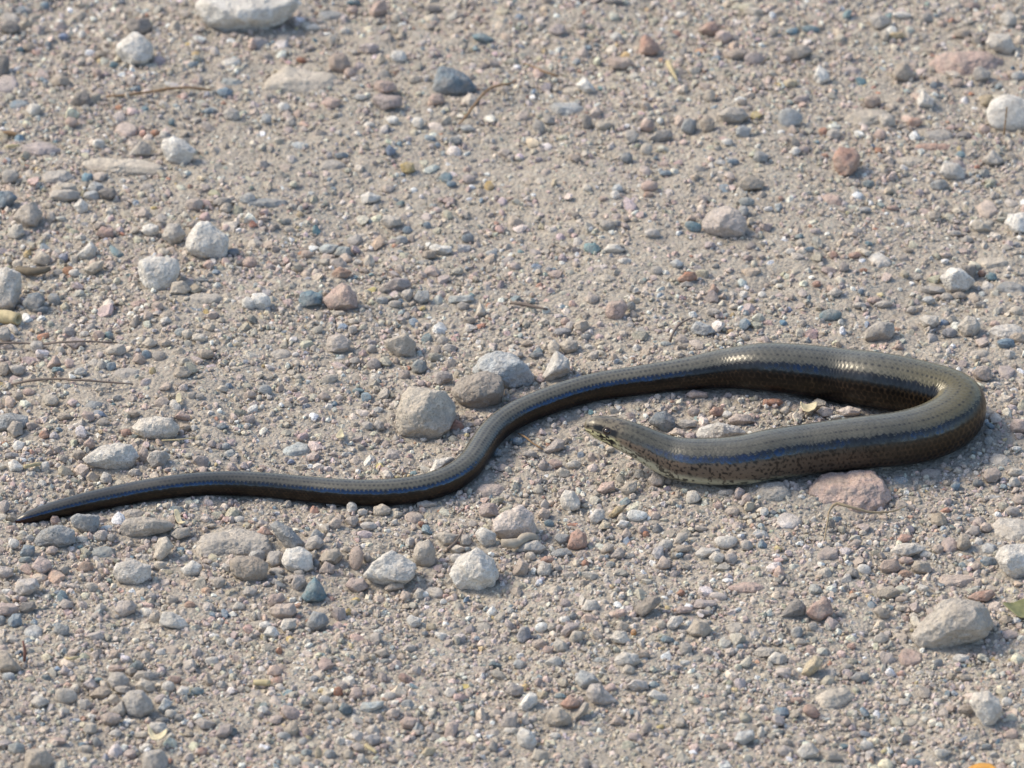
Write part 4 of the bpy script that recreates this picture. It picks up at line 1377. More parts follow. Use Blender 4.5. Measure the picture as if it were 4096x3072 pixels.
ids = np.arange(nv).reshape(NR, NA)
wf = np.stack([ids[:-1, :], np.roll(ids[:-1, :], -1, 1), np.roll(ids[1:, :], -1, 1), ids[1:, :]], -1).reshape(-1, 4)
WV = V.reshape(-1, 3); WC = c_.reshape(-1, 3)

def skin_material():
    """smooth scales; the dark flank band has a blue sky reflection painted into its specular tint"""
    m, nt, b = nodes_of('polished_scales')
    at = add(nt, 'ShaderNodeAttribute', attribute_name='Col')
    gl = add(nt, 'ShaderNodeAttribute', attribute_name='Gloss')
    nt.links.new(at.outputs['Color'], b.inputs['Base Color'])
    def remap(lo, hi, sock):
        r = add(nt, 'ShaderNodeMapRange'); r.inputs['To Min'].default_value = lo; r.inputs['To Max'].default_value = hi
        nt.links.new(gl.outputs['Fac'], r.inputs['Value']); nt.links.new(r.outputs['Result'], b.inputs[sock])
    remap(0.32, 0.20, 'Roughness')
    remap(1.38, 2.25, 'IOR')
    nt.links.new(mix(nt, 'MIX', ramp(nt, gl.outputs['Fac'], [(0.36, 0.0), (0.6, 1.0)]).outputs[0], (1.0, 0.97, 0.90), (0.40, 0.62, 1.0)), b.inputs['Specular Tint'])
    tc = add(nt, 'ShaderNodeTexCoord')
    n = noise_node(nt, tc.outputs['Object'], 3500, 3, 0.6)
    bp = add(nt, 'ShaderNodeBump'); bp.inputs['Strength'].default_value = 0.25; bp.inputs['Distance'].default_value = 0.00012
    nt.links.new(n.outputs['Fac'], bp.inputs['Height']); nt.links.new(bp.outputs['Normal'], b.inputs['Normal'])
    return m
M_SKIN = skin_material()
WORG = np.array([C[NR // 2, 0], C[NR // 2, 1], ground_z(C[NR // 2, 0], C[NR // 2, 1])])
root = add_obj('slow_worm', None, loc=WORG, label='glossy brown legless lizard with blue sheen, looped on gravel with head raised', cat='slow worm')
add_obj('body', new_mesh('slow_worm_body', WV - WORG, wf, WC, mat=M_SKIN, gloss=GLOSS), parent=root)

# eyes with lids
def eye_mat():
    m, nt, b = nodes_of('dark_eye')
    tc = add(nt, 'ShaderNodeTexCoord')
    n = noise_node(nt, tc.outputs['Object'], 2500, 2, 0.5)
    c = mix(nt, 'MIX', ramp(nt, n.outputs['Fac'], [(0.4, 0.0), (0.7, 1.0)]).outputs[0], (0.010, 0.007, 0.006), (0.045, 0.025, 0.014))
    nt.links.new(c, b.inputs['Base Color'])
    b.inputs['Roughness'].default_value = 0.06
    b.inputs['Specular IOR Level'].default_value = 0.7
    return m
M_EYE = eye_mat()
M_LID = plain('eyelid_skin', (0.06, 0.045, 0.035), 0.4)
k = int(np.argmin(np.abs(sa - 0.0064)))
ev, ef = ICO[3]
for side in (1, -1):
    # +B or -B: the side turned to the lens is the one facing -Y
    an = math.radians(62)
    dirv = Nn[k] * math.cos(an) + Bn[k] * math.sin(an) * side
    ec = C[k] + dirv * (R[k] * 0.93)
    er = 0.00090
    add_obj('eye', new_mesh('eye', ev * er, ef, mat=M_EYE), parent=root, loc=ec - WORG)
    # lid: a ring seated round the eyeball
    t1 = Tn[k] - dirv * np.dot(Tn[k], dirv); t1 /= np.linalg.norm(t1); t2 = np.cross(dirv, t1)
    n1, n2 = 28, 8
    vv, ff = [], []
    for i in range(n1):
        a = i / n1 * 2 * math.pi
        rr_ = t1 * math.cos(a) * 1.18 + t2 * math.sin(a)
        for j in range(n2):
            bq = j / n2 * 2 * math.pi
            vv.append(rr_ * (er * 0.93 + 0.00020 * math.cos(bq)) + dirv * (0.00030 + 0.00020 * math.sin(bq)))
            ff.append((i * n2 + j, ((i + 1) % n1) * n2 + j, ((i + 1) % n1) * n2 + (j + 1) % n2, i * n2 + (j + 1) % n2))
    add_obj('eyelid', new_mesh('eyelid', vv, ff, mat=M_LID), parent=root, loc=ec - WORG)

# ------------------------------------------------------------------ stones
PAL = {'W': (0.73, 0.69, 0.61), 'X': (0.8, 0.78, 0.7), 'C': (0.58, 0.51, 0.41), 'G': (0.47, 0.43, 0.375), 'D': (0.215, 0.2, 0.185),
       'B': (0.195, 0.255, 0.295), 'T': (0.165, 0.255, 0.28), 'P': (0.52, 0.385, 0.32), 'R': (0.42, 0.21, 0.135), 'M': (0.44, 0.375, 0.345),
       'N': (0.39, 0.325, 0.255), 'Y': (0.50, 0.38, 0.17), 'K': (0.05, 0.055, 0.07), 'O': (0.55, 0.24, 0.05)}
PAL = {k: np.array(v) for k, v in PAL.items()}
NAMES = {'W': 'white', 'X': 'bright white', 'C': 'cream', 'G': 'grey', 'D': 'dark grey', 'B': 'blue-grey', 'T': 'teal', 'P': 'pink', 'R': 'brick-red',
         'M': 'mauve', 'N': 'brown', 'Y': 'yellowish', 'K': 'black', 'O': 'orange'}
PAIRS = {'WB': 'bluish white', 'BW': 'pale bluish', 'WG': 'pale grey', 'GW': 'pale grey', 'WC': 'pale cream', 'CW': 'pale cream', 'GB': 'bluish grey', 'BG': 'bluish grey',
         'TG': 'greyish teal', 'GT': 'greenish grey', 'TW': 'pale teal', 'WT': 'pale greenish', 'BT': 'pale bluish green', 'TB': 'teal blue', 'TD': 'dark teal', 'TK': 'dark teal',
         'DB': 'dark blue-grey', 'BD': 'dark blue-grey', 'BK': 'dark navy', 'GD': 'darkish grey', 'DG': 'darkish grey', 'PG': 'greyish pink', 'GP': 'greyish pink', 'PM': 'mauve-pink', 'MP': 'mauve-pink',
         'PN': 'brownish pink', 'NP': 'brownish pink', 'PC': 'pinkish cream', 'CP': 'pinkish cream', 'PW': 'pinkish white', 'WP': 'pinkish white', 'PR': 'reddish pink', 'RP': 'reddish pink',
         'GN': 'brownish grey', 'NG': 'brownish grey', 'CN': 'tan', 'NC': 'tan', 'GC': 'beige-grey', 'CG': 'beige-grey', 'GM': 'mauve-grey', 'MG': 'mauve-grey', 'MD': 'dark mauve', 'DM': 'dark mauve',
         'WM': 'pale mauve', 'MC': 'mauve-tan', 'MB': 'bluish mauve', 'BM': 'bluish mauve', 'MN': 'mauve-brown', 'MR': 'reddish mauve', 'RM': 'reddish mauve', 'RN': 'reddish brown', 'NR': 'reddish brown',
         'ND': 'dark brown', 'DN': 'dark brownish grey', 'CD': 'dull beige', 'DC': 'dull grey', 'YN': 'ochre', 'YC': 'yellowish cream', 'YW': 'pale yellowish', 'YP': 'peach', 'GY': 'yellowish grey'}
LAND = [('the worm\'s head', 2330, 1760), ('the worm\'s tail tip', 60, 2080), ('the worm\'s outer bend', 4010, 1720), ('the thin end of the tail', 620, 1990), ('the tail bend', 1900, 1830),
        ('the worm\'s upper coil', 2950, 1360), ('the worm\'s near coil', 3000, 2010), ('the biggest limestone rock', 1000, 60), ('the bullet-shaped stone', 1820, 330),
        ('the sunken pink slab', 3860, 260), ('the round speckled rock', 4030, 450), ('the cut straw stalk', 60, 1270), ('the chalk-white rock', 630, 1090), ('the large tan rock', 1695, 1650),
        ('the flat pink slab', 3400, 1950), ('the teal triangular stone', 1255, 2360), ('the big dusty boulder', 3810, 2490), ('the tapering pale rock', 3950, 2830), ('the heap of grey cobbles', 560, 2800),
        ('the oval teal pebble', 3320, 1260), ('the curved brown stem', 1950, 400), ('the upright reddish stone', 3390, 640), ('the rounded pinkish rock', 2900, 900), ('the pink wedge', 1360, 1190),
        ('the bent grass stem', 3350, 2060), ('the bright white pebble', 2550, 2060), ('the striated log-like stone', 2590, 2420), ('the orange leaf', 3930, 3060), ('the salmon-red stone', 2840, 115),
        ('the lumpy white rock', 1900, 2290), ('the slate sliver', 2320, 2840), ('the bluish white rock', 2020, 1490), ('the olive striated stone', 1000, 2270), ('the sunken cream slab', 490, 660),
        ('the dark pyramid stone', 330, 400), ('the crumbly white rock', 3815, 1120), ('the long cream lens stone', 3630, 2200), ('the pale teal bar', 1850, 1200)]

def hull(pts):
    pts = sorted(set(map(tuple, pts)))
    def half(seq):
        h = []
        for p in seq:
            while len(h) > 1 and (h[-1][0] - h[-2][0]) * (p[1] - h[-2][1]) - (h[-1][1] - h[-2][1]) * (p[0] - h[-2][0]) <= 0: h.pop()
            h.append(p)
        return h
    lo, up = half(pts), half(pts[::-1])
    return np.array(lo[:-1] + up[:-1], float)          # counter-clockwise

specs = []
tr = tcn = 0
for n_line, ln in enumerate(STONES.strip().splitlines()):
    if ln.startswith('T ') and ':' not in ln:
        tr, tcn = map(int, ln.split()[1:]); continue
    head, rest = ln.split(':', 1)
    nums, _, lab = rest.partition('|')
    code, kd = head.split()
    v = list(map(float, nums.split()))
    rg = np.random.default_rng(77 + n_line)
    if len(v) == 4:
        x, y, w_, h_ = v
        n = rg.integers(6, 9); a0 = rg.uniform(0, 6.28)
        ang = a0 + (np.arange(n) + rg.uniform(-0.22, 0.22, n)) / n * 2 * math.pi
        q = np.stack([np.cos(ang), np.sin(ang)], 1) * rg.uniform(0.86, 1.1, (n, 1))
        q = q / ((q.max(0) - q.min(0)) / 2); q = q - (q.max(0) + q.min(0)) / 2
        pts = q * [w_ / 2, h_ / 2] + [x, y]
    else:
        pts = np.array(v).reshape(-1, 2)
    pp = np.stack([tcn * 1024 + pts[:, 0] * TS, tr * 768 + pts[:, 1] * TS], 1)
    lo, hi = pp.min(0), pp.max(0)
    specs.append(dict(code=code, kd=kd, pp=pp, c=(lo + hi) / 2, size=hi - lo, lab=lab.strip(), seed=77 + n_line, poly=len(v) > 4))
for s in specs:
    a = np.maximum(np.minimum(s['c'] + s['size'] / 2, [4096, 3072]) - np.maximum(s['c'] - s['size'] / 2, 0), 0)
    s['area'] = a[0] * a[1] + (1e9 if s['lab'] else 0)
specs.sort(key=lambda s: -s['area'])

def stone_shape(s, sub, fine=True):
    """vertices relative to the stone's centre, its centre, its ground point"""
    rg = np.random.default_rng(s['seed'] * 13 + 5)
    d, f = ICO[sub]
    q = (s['pp'] - s['c']) * [1, -1] * MPP                  # metres across the line of sight, y up
    c0 = px_ground(*s['c'])
    q = q * (np.dot(c0 - CAM, FWD) / DIST)
    q = hull(q)
    hx, hy = (q.max(0) - q.min(0)) / 2
    kd = s['kd']
    p = {'c': rg.uniform(16, 48), 'f': rg.uniform(14, 26), 'e': rg.uniform(3.6, 4.6)}[kd]
    s['sharp'] = p > 24
    N, K = [], []
    if kd == 'f':
        hgt = 0.16 * min(2 * hx, 2 * hy / SP)
        hgt = min(max(hgt, 0.0009), 0.0045)
        sc_y = max((2 * hy - hgt * CP) / (2 * hy), 0.55) / SP
        g = q * [1, sc_y]; cen = g.mean(0); g = g - cen
        for i in range(len(g)):
            e = g[(i + 1) % len(g)] - g[i]; n2_ = np.array([e[1], -e[0]]); L = np.linalg.norm(n2_)
            if L < 1e-7: continue
            n2_ /= L; cc = max(np.dot(n2_, g[i]), 1e-4)
            t = rg.uniform(0.5, 1.4)
            nn = np.array([n2_[0], n2_[1], t]); N.append(nn / np.linalg.norm(nn)); K.append(cc / np.linalg.norm(nn))
            N.append(np.array([n2_[0], n2_[1], 0])); K.append(cc)
        for _ in range(4):
            a, b_ = rg.uniform(0, 6.28), rg.uniform(0.02, 0.16)
            N.append(np.array([math.cos(a) * b_, math.sin(a) * b_, 1])); K.append(hgt * rg.uniform(0.85, 1.15))
        N.append(np.array([0, 0, -1.0])); K.append(hgt * 1.2)
        ax, ay, az = RIGHT, np.array([0, 1.0, 0]), np.array([0, 0, 1.0])
        zc = 0.12 * hgt
        size = (hx, hy / SP, hgt)
        cenoff = RIGHT * cen[0] + ay * cen[1]
    else:
        cen = q.mean(0); g = q - cen
        hz = 0.85 * math.sqrt(hx * hy) * rg.uniform(0.85, 1.1)
        hz = min(hz, 1.5 * hy)
        for i in range(len(g)):
            e = g[(i + 1) % len(g)] - g[i]; n2_ = np.array([e[1], -e[0]]); L = np.linalg.norm(n2_)
            if L < 1e-7: continue
            n2_ /= L; cc = max(np.dot(n2_, g[i]), 0.15 * min(hx, hy))
            for sg in (1, -1):
                t = rg.uniform(0.12, 0.75) * sg
                nn = np.array([n2_[0], n2_[1], t]); L2 = np.linalg.norm(nn)
                N.append(nn / L2); K.append(cc / L2)
        for _ in range(5 if kd == 'c' else 8):
            a, b_ = rg.uniform(0, 6.28), rg.uniform(0.1, 0.75)
            for sg in (1, -1):
                nn = np.array([math.cos(a) * b_, math.sin(a) * b_, sg]); L2 = np.linalg.norm(nn)
                N.append(nn / L2); K.append(hz * rg.uniform(0.8, 1.0))
            a += 2.4
        ax, ay, az = RIGHT, UPV, -FWD
        zc = 0.70 * hy
        size = (hx, hy, hz)
        cenoff = RIGHT * cen[0] + UPV * cen[1]
    N = np.array(N); K = np.array(K)
    D3 = d * np.array(size); D3 = D3 / np.linalg.norm(D3, axis=1)[:, None]     # spread directions with the shape
    r = (np.sum((np.clip(D3 @ N.T, 0, None) / K) ** p, 1)) ** (-1 / p)
    sz = float(np.cbrt(np.prod(size)))
    v = D3 * r[:, None]
    # refit to the outline
    if kd != 'f':
        e = (v[:, :2].max(0) - v[:, :2].min(0)) / (g.max(0) - g.min(0))
        v[:, :2] /= e; v[:, :2] += (g.max(0) + g.min(0)) / 2 - (v[:, :2].max(0) + v[:, :2].min(0)) / 2
    else:
        e = (v[:, :2].max(0) - v[:, :2].min(0)) / (g.max(0) - g.min(0)); v[:, :2] /= e
    o = rg.uniform(0, 50, 3)
    k1 = {'c': 0.075, 'f': 0.10, 'e': 0.03}[kd]
    nz = k1 * noise3(v / sz * 1.6 + o, 1) + k1 * 0.6 * noise3(v / sz * 3.6 + o, 2)
    if sub >= 3: nz = nz + k1 * 0.45 * noise3(v / sz * 8.0 + o, 3)
    if sub >= 4: nz = nz + k1 * 0.30 * noise3(v / sz * 17.0 + o, 4)
    v = v * (1 + nz * (sz / np.maximum(np.linalg.norm(v, axis=1), 1e-6)))[:, None]
    vw = v[:, 0:1] * ax + v[:, 1:2] * ay + v[:, 2:3] * az
    centre = px_ground(s['c'][0], s['c'][1], zc) + cenoff
    col = np.mean([PAL[ch] for ch in s['code']], axis=0) if len(s['code']) > 1 else PAL[s['code']]
    col = col * rg.uniform(0.9, 1.1)
    tint = np.mean([PAL[ch] for ch in (s['code'][-1], 'C')], axis=0)
    m = sst(noise3(v / sz * 0.9 + o + 9, 5), 0.1, 0.7)[:, None] * 0.4
    cols = col * (1 - m) + tint * m
    return vw, f, cols, centre

INDIV = specs[:300]; REST = specs[300:]
foot = []
used_labels = {}
for s in INDIV:
    w_ = s['size'][0]
    big = max(s['size'])
    sub = 5 if big > 300 else 4 if big > 130 else 3
    vw, f, cols, centre = stone_shape(s, sub)
    base = np.array([centre[0], centre[1], ground_z(centre[0], centre[1])])
    kind = 'rock' if big > 200 else 'stone' if big > 75 else 'pebble'
    lab = s['lab']; sec = None
    if not lab:
        cn = PAIRS.get(s['code'], NAMES.get(s['code'][0]))
        asp = s['size'][0] / s['size'][1]
        shp = {'f': 'flat half-buried', 'e': 'smooth rounded'}.get(s['kd']) or ('elongated' if asp > 1.75 else 'upright' if asp < 0.85 else 'sharp-edged' if s['sharp'] else 'blunt')
        sw = 'large' if big > 200 else 'medium-sized' if big > 100 else 'small'
        dd = [(math.hypot((s['c'][0] - x) * 1.0, (s['c'][1] - y) * 1.6), nm) for nm, x, y in LAND]
        inloop = 2750 < s['c'][0] < 3650 and 1560 < s['c'][1] < 1700
        where = 'inside the worm\'s loop' if inloop else 'near ' + min(dd)[1]
        sec = sorted(dd)[0 if inloop else 1][1]
        lab = f'{sw} {shp} {cn} {kind} {where}'
    o = add_obj(kind, new_mesh(kind, vw + (centre - base), f, cols, smooth_shade=(s['kd'] != 'c' or sub == 5), mat=M_STONE), loc=base, label=lab, cat=kind)
    used_labels.setdefault(lab, []).append((o, sec))
    foot.append((centre[0], centre[1], s['size'][0] / 2 * MPP, s['size'][1] / 2 * MPP / (SP if s['kd'] == 'f' else 0.9)))
for lab in [k_ for k_, v_ in used_labels.items() if len(v_) > 1]:          # tell look-alikes apart by the second thing they lie near
    for o, far in used_labels.pop(lab):
        o['label'] = lab + ' towards ' + far
        used_labels.setdefault(o['label'], []).append((o, far))
for lab in [k_ for k_, v_ in used_labels.items() if len(v_) == 2]:
    pair = sorted((o for o, _ in used_labels.pop(lab)), key=lambda o: -max(o.dimensions))
    for o, word in zip(pair, ('larger', 'smaller')):
        o['label'] = (word + ' of two ' + lab.split(' ', 1)[1]).replace(' stone ', ' stones ', 1).replace(' pebble ', ' pebbles ', 1)
        used_labels.setdefault(o['label'], []).append((o, None))
for lab, os_ in used_labels.items():
    os_ = [o for o, _ in os_]
    if len(os_) > 1:
        for o in os_: o['group'] = 'look-alike stones: ' + lab
    else:
        os_[0]['group'] = 'stones and pebbles scattered on the path'
FOOT = np.array(foot)

# ------------------------------------------------------------------ loose gravel and grit: uncountable, one mesh each
rg = np.random.default_rng(4)
gv, gfc, gc = [], [], []; base_i = 0
for s in REST:
    vw, f, cols, centre = stone_shape(s, 2)
    gv.append(vw + centre); gfc.append(f + base_i); gc.append(cols); base_i += len(vw)
    foot.append((centre[0], centre[1], s['size'][0] / 2 * MPP, s['size'][1] / 2 * MPP / (SP if s['kd'] == 'f' else 0.9)))
FOOT2 = np.array(foot)
CS = C[::12]; RS = R[::12]
low = (CS[:, 2] - ground_z(CS[:, 0], CS[:, 1])) < RS * 1.35
CS, RS = CS[low], RS[low]

def clear(xy, rad, footprints, slack):
    ok = np.ones(len(xy), bool)
    for i in range(0, len(xy), 4000):
        b_ = xy[i:i + 4000]
        dw = np.sqrt(((b_[:, None, :] - CS[None, :, :2]) ** 2).sum(-1)) - RS[None] * 0.85
        o = dw.min(1) > rad[i:i + 4000] * 0.5
        dx = (b_[:, None, 0] - footprints[None, :, 0]) / (footprints[None, :, 2] * slack + rad[i:i + 4000, None] * 0.6)
        dy = (b_[:, None, 1] - footprints[None, :, 1]) / (footprints[None, :, 3] * slack + rad[i:i + 4000, None] * 0.6)
        ok[i:i + 4000] = o & ((dx * dx + dy * dy).min(1) > 1)
    return ok

def coarse(x, y):
    """how coarse the gravel lies: more towards the heaped edge of the path, less on the trodden dust"""
    c = 0.5 + 0.55 * noise2(x / 0.045 + 1.7, y / 0.06 + 4.2, 31) + 0.3 * noise2(x / 0.016, y / 0.02, 32)
    c = c + 0.55 * np.clip(-(y + 0.02) / 0.12, 0, 1) + 0.30 * np.clip((-x - 0.03) / 0.1, 0, 1)
    return np.clip(c - 0.02 - 0.36 * np.exp(-((x - 0.02) / 0.05) ** 2 - ((y - 0.075) / 0.05) ** 2), 0.06, 1.4)

GP_W = [('dust', 0.56), ('G', 0.11), ('C', 0.11), ('W', 0.075), ('P', 0.045), ('M', 0.03), ('B', 0.032), ('T', 0.008), ('D', 0.010), ('N', 0.018), ('R', 0.008), ('Y', 0.005)]
gp_cols = np.array([DUST if k_ == 'dust' else PAL[k_] for k_, _ in GP_W])
gp_w = np.array([w_ for _, w_ in GP_W]); gp_w /= gp_w.sum()

def protos(n, sub, seed):
    out = []
    for i in range(n):
        r_ = np.random.default_rng(seed + i)
        d, f = ICO[sub]
        nr = r_.normal(size=(r_.integers(8, 14), 3)); nr /= np.linalg.norm(nr, axis=1)[:, None]
        K = r_.uniform(0.62, 1.0, len(nr))
        p = r_.uniform(7, 18)
        r = (np.sum((np.clip(d @ nr.T, 0, None) / K) ** p, 1) + 0.6 ** p) ** (-1 / p)
        v = d * r[:, None] * r_.uniform(0.75, 1.2, 3)
        out.append(v / np.abs(v).max())
    return out, ICO[sub][1]

def scatter(n, lo, hi, power, sub, seed, footprints, slack, spacing, region, flat_sh):
    r_ = np.random.default_rng(seed)
    x = r_.uniform(region[0], region[1], n); y = r_.uniform(region[2], region[3], n)
    keep = r_.uniform(0, 1.2, n) < coarse(x, y) * (1 if lo > 0.0009 else 0.6) + (0 if lo > 0.0009 else 0.42)
    x, y = x[keep], y[keep]
    u_ = r_.uniform(0, 1, len(x))
    rad = lo * (1 - u_ * (1 - (lo / hi) ** power)) ** (-1 / power)
    ok = clear(np.stack([x, y], 1), rad, footprints, slack)
    x, y, rad = x[ok], y[ok], rad[ok]
    if spacing:
        o = np.argsort(-rad); x, y, rad = x[o], y[o], rad[o]
        cell = hi * 2.0; grid = {}; sel = []
        for i in range(len(x)):
            cx_, cy_ = int(x[i] // cell), int(y[i] // cell); bad = False
            for a in (-1, 0, 1):
                for b_ in (-1, 0, 1):
                    for j in grid.get((cx_ + a, cy_ + b_), ()):
                        if (x[i] - x[j]) ** 2 + (y[i] - y[j]) ** 2 < (spacing * (rad[i] + rad[j])) ** 2: bad = True; break
                    if bad: break
                if bad: break
            if not bad: grid.setdefault((cx_, cy_), []).append(i); sel.append(i)
        x, y, rad = x[sel], y[sel], rad[sel]
    m = len(x)
    pr, f = protos(24, sub, seed * 100)
    pid = r_.integers(0, 24, m)
    # random rotations
    q = r_.normal(size=(m, 4)); q /= np.linalg.norm(q, axis=1)[:, None]
    a, b_, c__, d_ = q.T
    Rm = np.stack([np.stack([1 - 2 * (c__**2 + d_**2), 2 * (b_ * c__ - a * d_), 2 * (b_ * d_ + a * c__)], -1),
                   np.stack([2 * (b_ * c__ + a * d_), 1 - 2 * (b_**2 + d_**2), 2 * (c__ * d_ - a * b_)], -1),
                   np.stack([2 * (b_ * d_ - a * c__), 2 * (c__ * d_ + a * b_), 1 - 2 * (b_**2 + c__**2)], -1)], 1)
    PV = np.array(pr)[pid]
    vv = np.einsum('mij,mkj->mki', Rm, PV) * rad[:, None, None]
    vv[:, :, 2] *= 0.85
    z = ground_z(x, y) + rad * r_.uniform(-0.5, 0.32, m)
    vv += np.stack([x, y, z], 1)[:, None, :]
    ci = r_.choice(len(gp_w), m, p=gp_w)
    cc = gp_cols[ci] * r_.uniform(1.0, 1.4, (m, 1)) * (1 + 0.04 * r_.normal(size=(m, 3)))
    nvp = PV.shape[1]
    ff = (f[None] + (np.arange(m) * nvp)[:, None, None]).reshape(-1, 3)
    return vv.reshape(-1, 3), ff, np.repeat(np.clip(cc, 0.02, 0.85), nvp, 0), m

REG = (-0.168, 0.168, -0.19, 0.24)
v1, f1, c1, n1 = scatter(34000, 0.00088, 0.0026, 2.1, 1, 51, FOOT2, 0.90, 0.62, REG, False)
gv.append(v1); gfc.append(f1 + base_i); gc.append(c1); base_i += len(v1)
add_obj('gravel', new_mesh('gravel', np.concatenate(gv), np.concatenate(gfc), np.concatenate(gc), smooth_shade=False, mat=M_GRAVEL),
        label='loose mixed gravel of small pebbles covering the dusty path', cat='gravel', kind='stuff')

def grit_cloud():
    """fine sand grains: a cloud of points, each carrying its own turn, size and colour, set with small crushed grains by geometry nodes"""
    r_ = np.random.default_rng(52)
    n = 150000
    x = r_.uniform(REG[0], REG[1], n); y = r_.uniform(REG[2], REG[3], n)
    u_ = r_.uniform(0, 1, n)
    lo, hi, pw_ = 0.00026, 0.00095, 1.9
    rad = lo * (1 - u_ * (1 - (lo / hi) ** pw_)) ** (-1 / pw_)
    keep = r_.uniform(0, 1, n) < 0.22 + 0.72 * np.clip(coarse(x, y), 0, 1)
    x, y, rad = x[keep], y[keep], rad[keep]
    ok = clear(np.stack([x, y], 1), rad, FOOT, 0.80)
    x, y, rad = x[ok], y[ok], rad[ok]; m = len(x)
    # the path goes on outside the close view: coarser grains, thinning out with distance
    no_ = 260000
    xo = r_.uniform(-0.62, 0.62, no_); yo = r_.uniform(-0.62, 0.85, no_)
    dx = np.maximum(np.maximum(REG[0] - xo, xo - REG[1]), 0); dy = np.maximum(np.maximum(REG[2] - yo, yo - REG[3]), 0)
    d_ = np.hypot(dx, dy)
    ro = 0.00042 * (1 - r_.uniform(0, 1, no_) * (1 - (0.42 / 2.6) ** 1.9)) ** (-1 / 1.9)
    ko = (d_ > 0) & (r_.uniform(0, 1, no_) < np.exp(-d_ / 0.22) * (0.35 + 0.5 * np.clip(coarse(xo, yo), 0, 1)))
    x = np.concatenate([x, xo[ko]]); y = np.concatenate([y, yo[ko]]); rad = np.concatenate([rad, ro[ko]]); m = len(x)
    z = ground_z(x, y) + rad * r_.uniform(-0.2, 0.6, m)
    ci = r_.choice(len(gp_w), m, p=gp_w)
    cc = np.clip((0.55 * gp_cols[ci] + 0.45 * np.array(DUST)) * r_.uniform(0.88, 1.32, (m, 1)) * (1 + 0.03 * r_.normal(size=(m, 3))), 0.03, 0.68)
    me = bpy.data.meshes.new('grit')
    me.vertices.add(m); me.vertices.foreach_set('co', np.stack([x, y, z], 1).astype(np.float32).ravel())
    c4 = np.ones((m, 4), np.float32); c4[:, :3] = cc
    me.attributes.new('Col', 'FLOAT_COLOR', 'POINT').data.foreach_set('color', c4.ravel())
    me.attributes.new('turn', 'FLOAT_VECTOR', 'POINT').data.foreach_set('vector', r_.uniform(0, 6.28, (m, 3)).astype(np.float32).ravel())
    me.attributes.new('size', 'FLOAT_VECTOR', 'POINT').data.foreach_set('vector', (rad[:, None] * r_.uniform(0.7, 1.15, (m, 3))).astype(np.float32).ravel())
    me.attributes.new('sort', 'INT', 'POINT').data.foreach_set('value', r_.integers(0, 4, m).astype(np.int32))
    mt, nt, bs = nodes_of('sand_grain')
    at = add(nt, 'ShaderNodeAttribute', attribute_name='Col'); at.attribute_type = 'INSTANCER'
    tc = add(nt, 'ShaderNodeTexCoord')
    nn = noise_node(nt, tc.outputs['Object'], 2.0, 3, 0.6)
    nt.links.new(mix(nt, 'MULTIPLY', 1.0, at.outputs['Color'], ramp(nt, nn.outputs['Fac'], [(0.3, 0.85), (0.7, 1.12)]).outputs[0]), bs.inputs['Base Color'])
    bs.inputs['Roughness'].default_value = 0.9; bs.inputs['Specular IOR Level'].default_value = 0.2
    g = bpy.data.node_groups.new('grit_grains', 'GeometryNodeTree')
    g.interface.new_socket('Geometry', in_out='INPUT', socket_type='NodeSocketGeometry')
    g.interface.new_socket('Geometry', in_out='OUTPUT', socket_type='NodeSocketGeometry')
    gi = g.nodes.new('NodeGroupInput'); go = g.nodes.new('NodeGroupOutput')
    join = g.nodes.new('GeometryNodeJoinGeometry')
    def named(nm, ty):
        q = g.nodes.new('GeometryNodeInputNamedAttribute'); q.data_type = ty; q.inputs['Name'].default_value = nm
        return q.outputs['Attribute']
    for k_ in range(4):
        ico = g.nodes.new('GeometryNodeMeshIcoSphere'); ico.inputs['Subdivisions'].default_value = 2
        sp = g.nodes.new('GeometryNodeSetPosition')
        no = g.nodes.new('ShaderNodeTexNoise'); no.noise_dimensions = '4D'
        no.inputs['W'].default_value = 3.7 * k_ + 1; no.inputs['Scale'].default_value = 0.9; no.inputs['Detail'].default_value = 1
        vm = g.nodes.new('ShaderNodeVectorMath'); vm.operation = 'SUBTRACT'; vm.inputs[1].default_value = (0.5, 0.5, 0.5)
        vs_ = g.nodes.new('ShaderNodeVectorMath'); vs_.operation = 'SCALE'; vs_.inputs['Scale'].default_value = 2.2
        g.links.new(no.outputs['Color'], vm.inputs[0]); g.links.new(vm.outputs[0], vs_.inputs[0])
        g.links.new(vs_.outputs[0], sp.inputs['Offset']); g.links.new(ico.outputs['Mesh'], sp.inputs['Geometry'])
        sh = g.nodes.new('GeometryNodeSetShadeSmooth'); sh.inputs['Shade Smooth'].default_value = False
        sm_ = g.nodes.new('GeometryNodeSetMaterial'); sm_.inputs['Material'].default_value = mt
        g.links.new(sp.outputs[0], sh.inputs[0]); g.links.new(sh.outputs[0], sm_.inputs['Geometry'])
        ip = g.nodes.new('GeometryNodeInstanceOnPoints')
        cm = g.nodes.new('FunctionNodeCompare'); cm.data_type = 'INT'; cm.operation = 'EQUAL'; cm.inputs[3].default_value = k_
        g.links.new(named('sort', 'INT'), cm.inputs[2])
        g.links.new(gi.outputs[0], ip.inputs['Points']); g.links.new(cm.outputs[0], ip.inputs['Selection'])
        g.links.new(sm_.outputs[0], ip.inputs['Instance'])
        g.links.new(named('turn', 'FLOAT_VECTOR'), ip.inputs['Rotation']); g.links.new(named('size', 'FLOAT_VECTOR'), ip.inputs['Scale'])
        g.links.new(ip.outputs[0], join.inputs[0])
    g.links.new(join.outputs[0], go.inputs[0])
    me.materials.append(mt)
    o = add_obj('grit', me, label='fine sandy grit strewn over the dusty path', cat='grit', kind='stuff')
    md = o.modifiers.new('grains', 'NODES'); md.node_group = g
    return m
n2 = grit_cloud(); n3 = 0; f2 = f3 = []
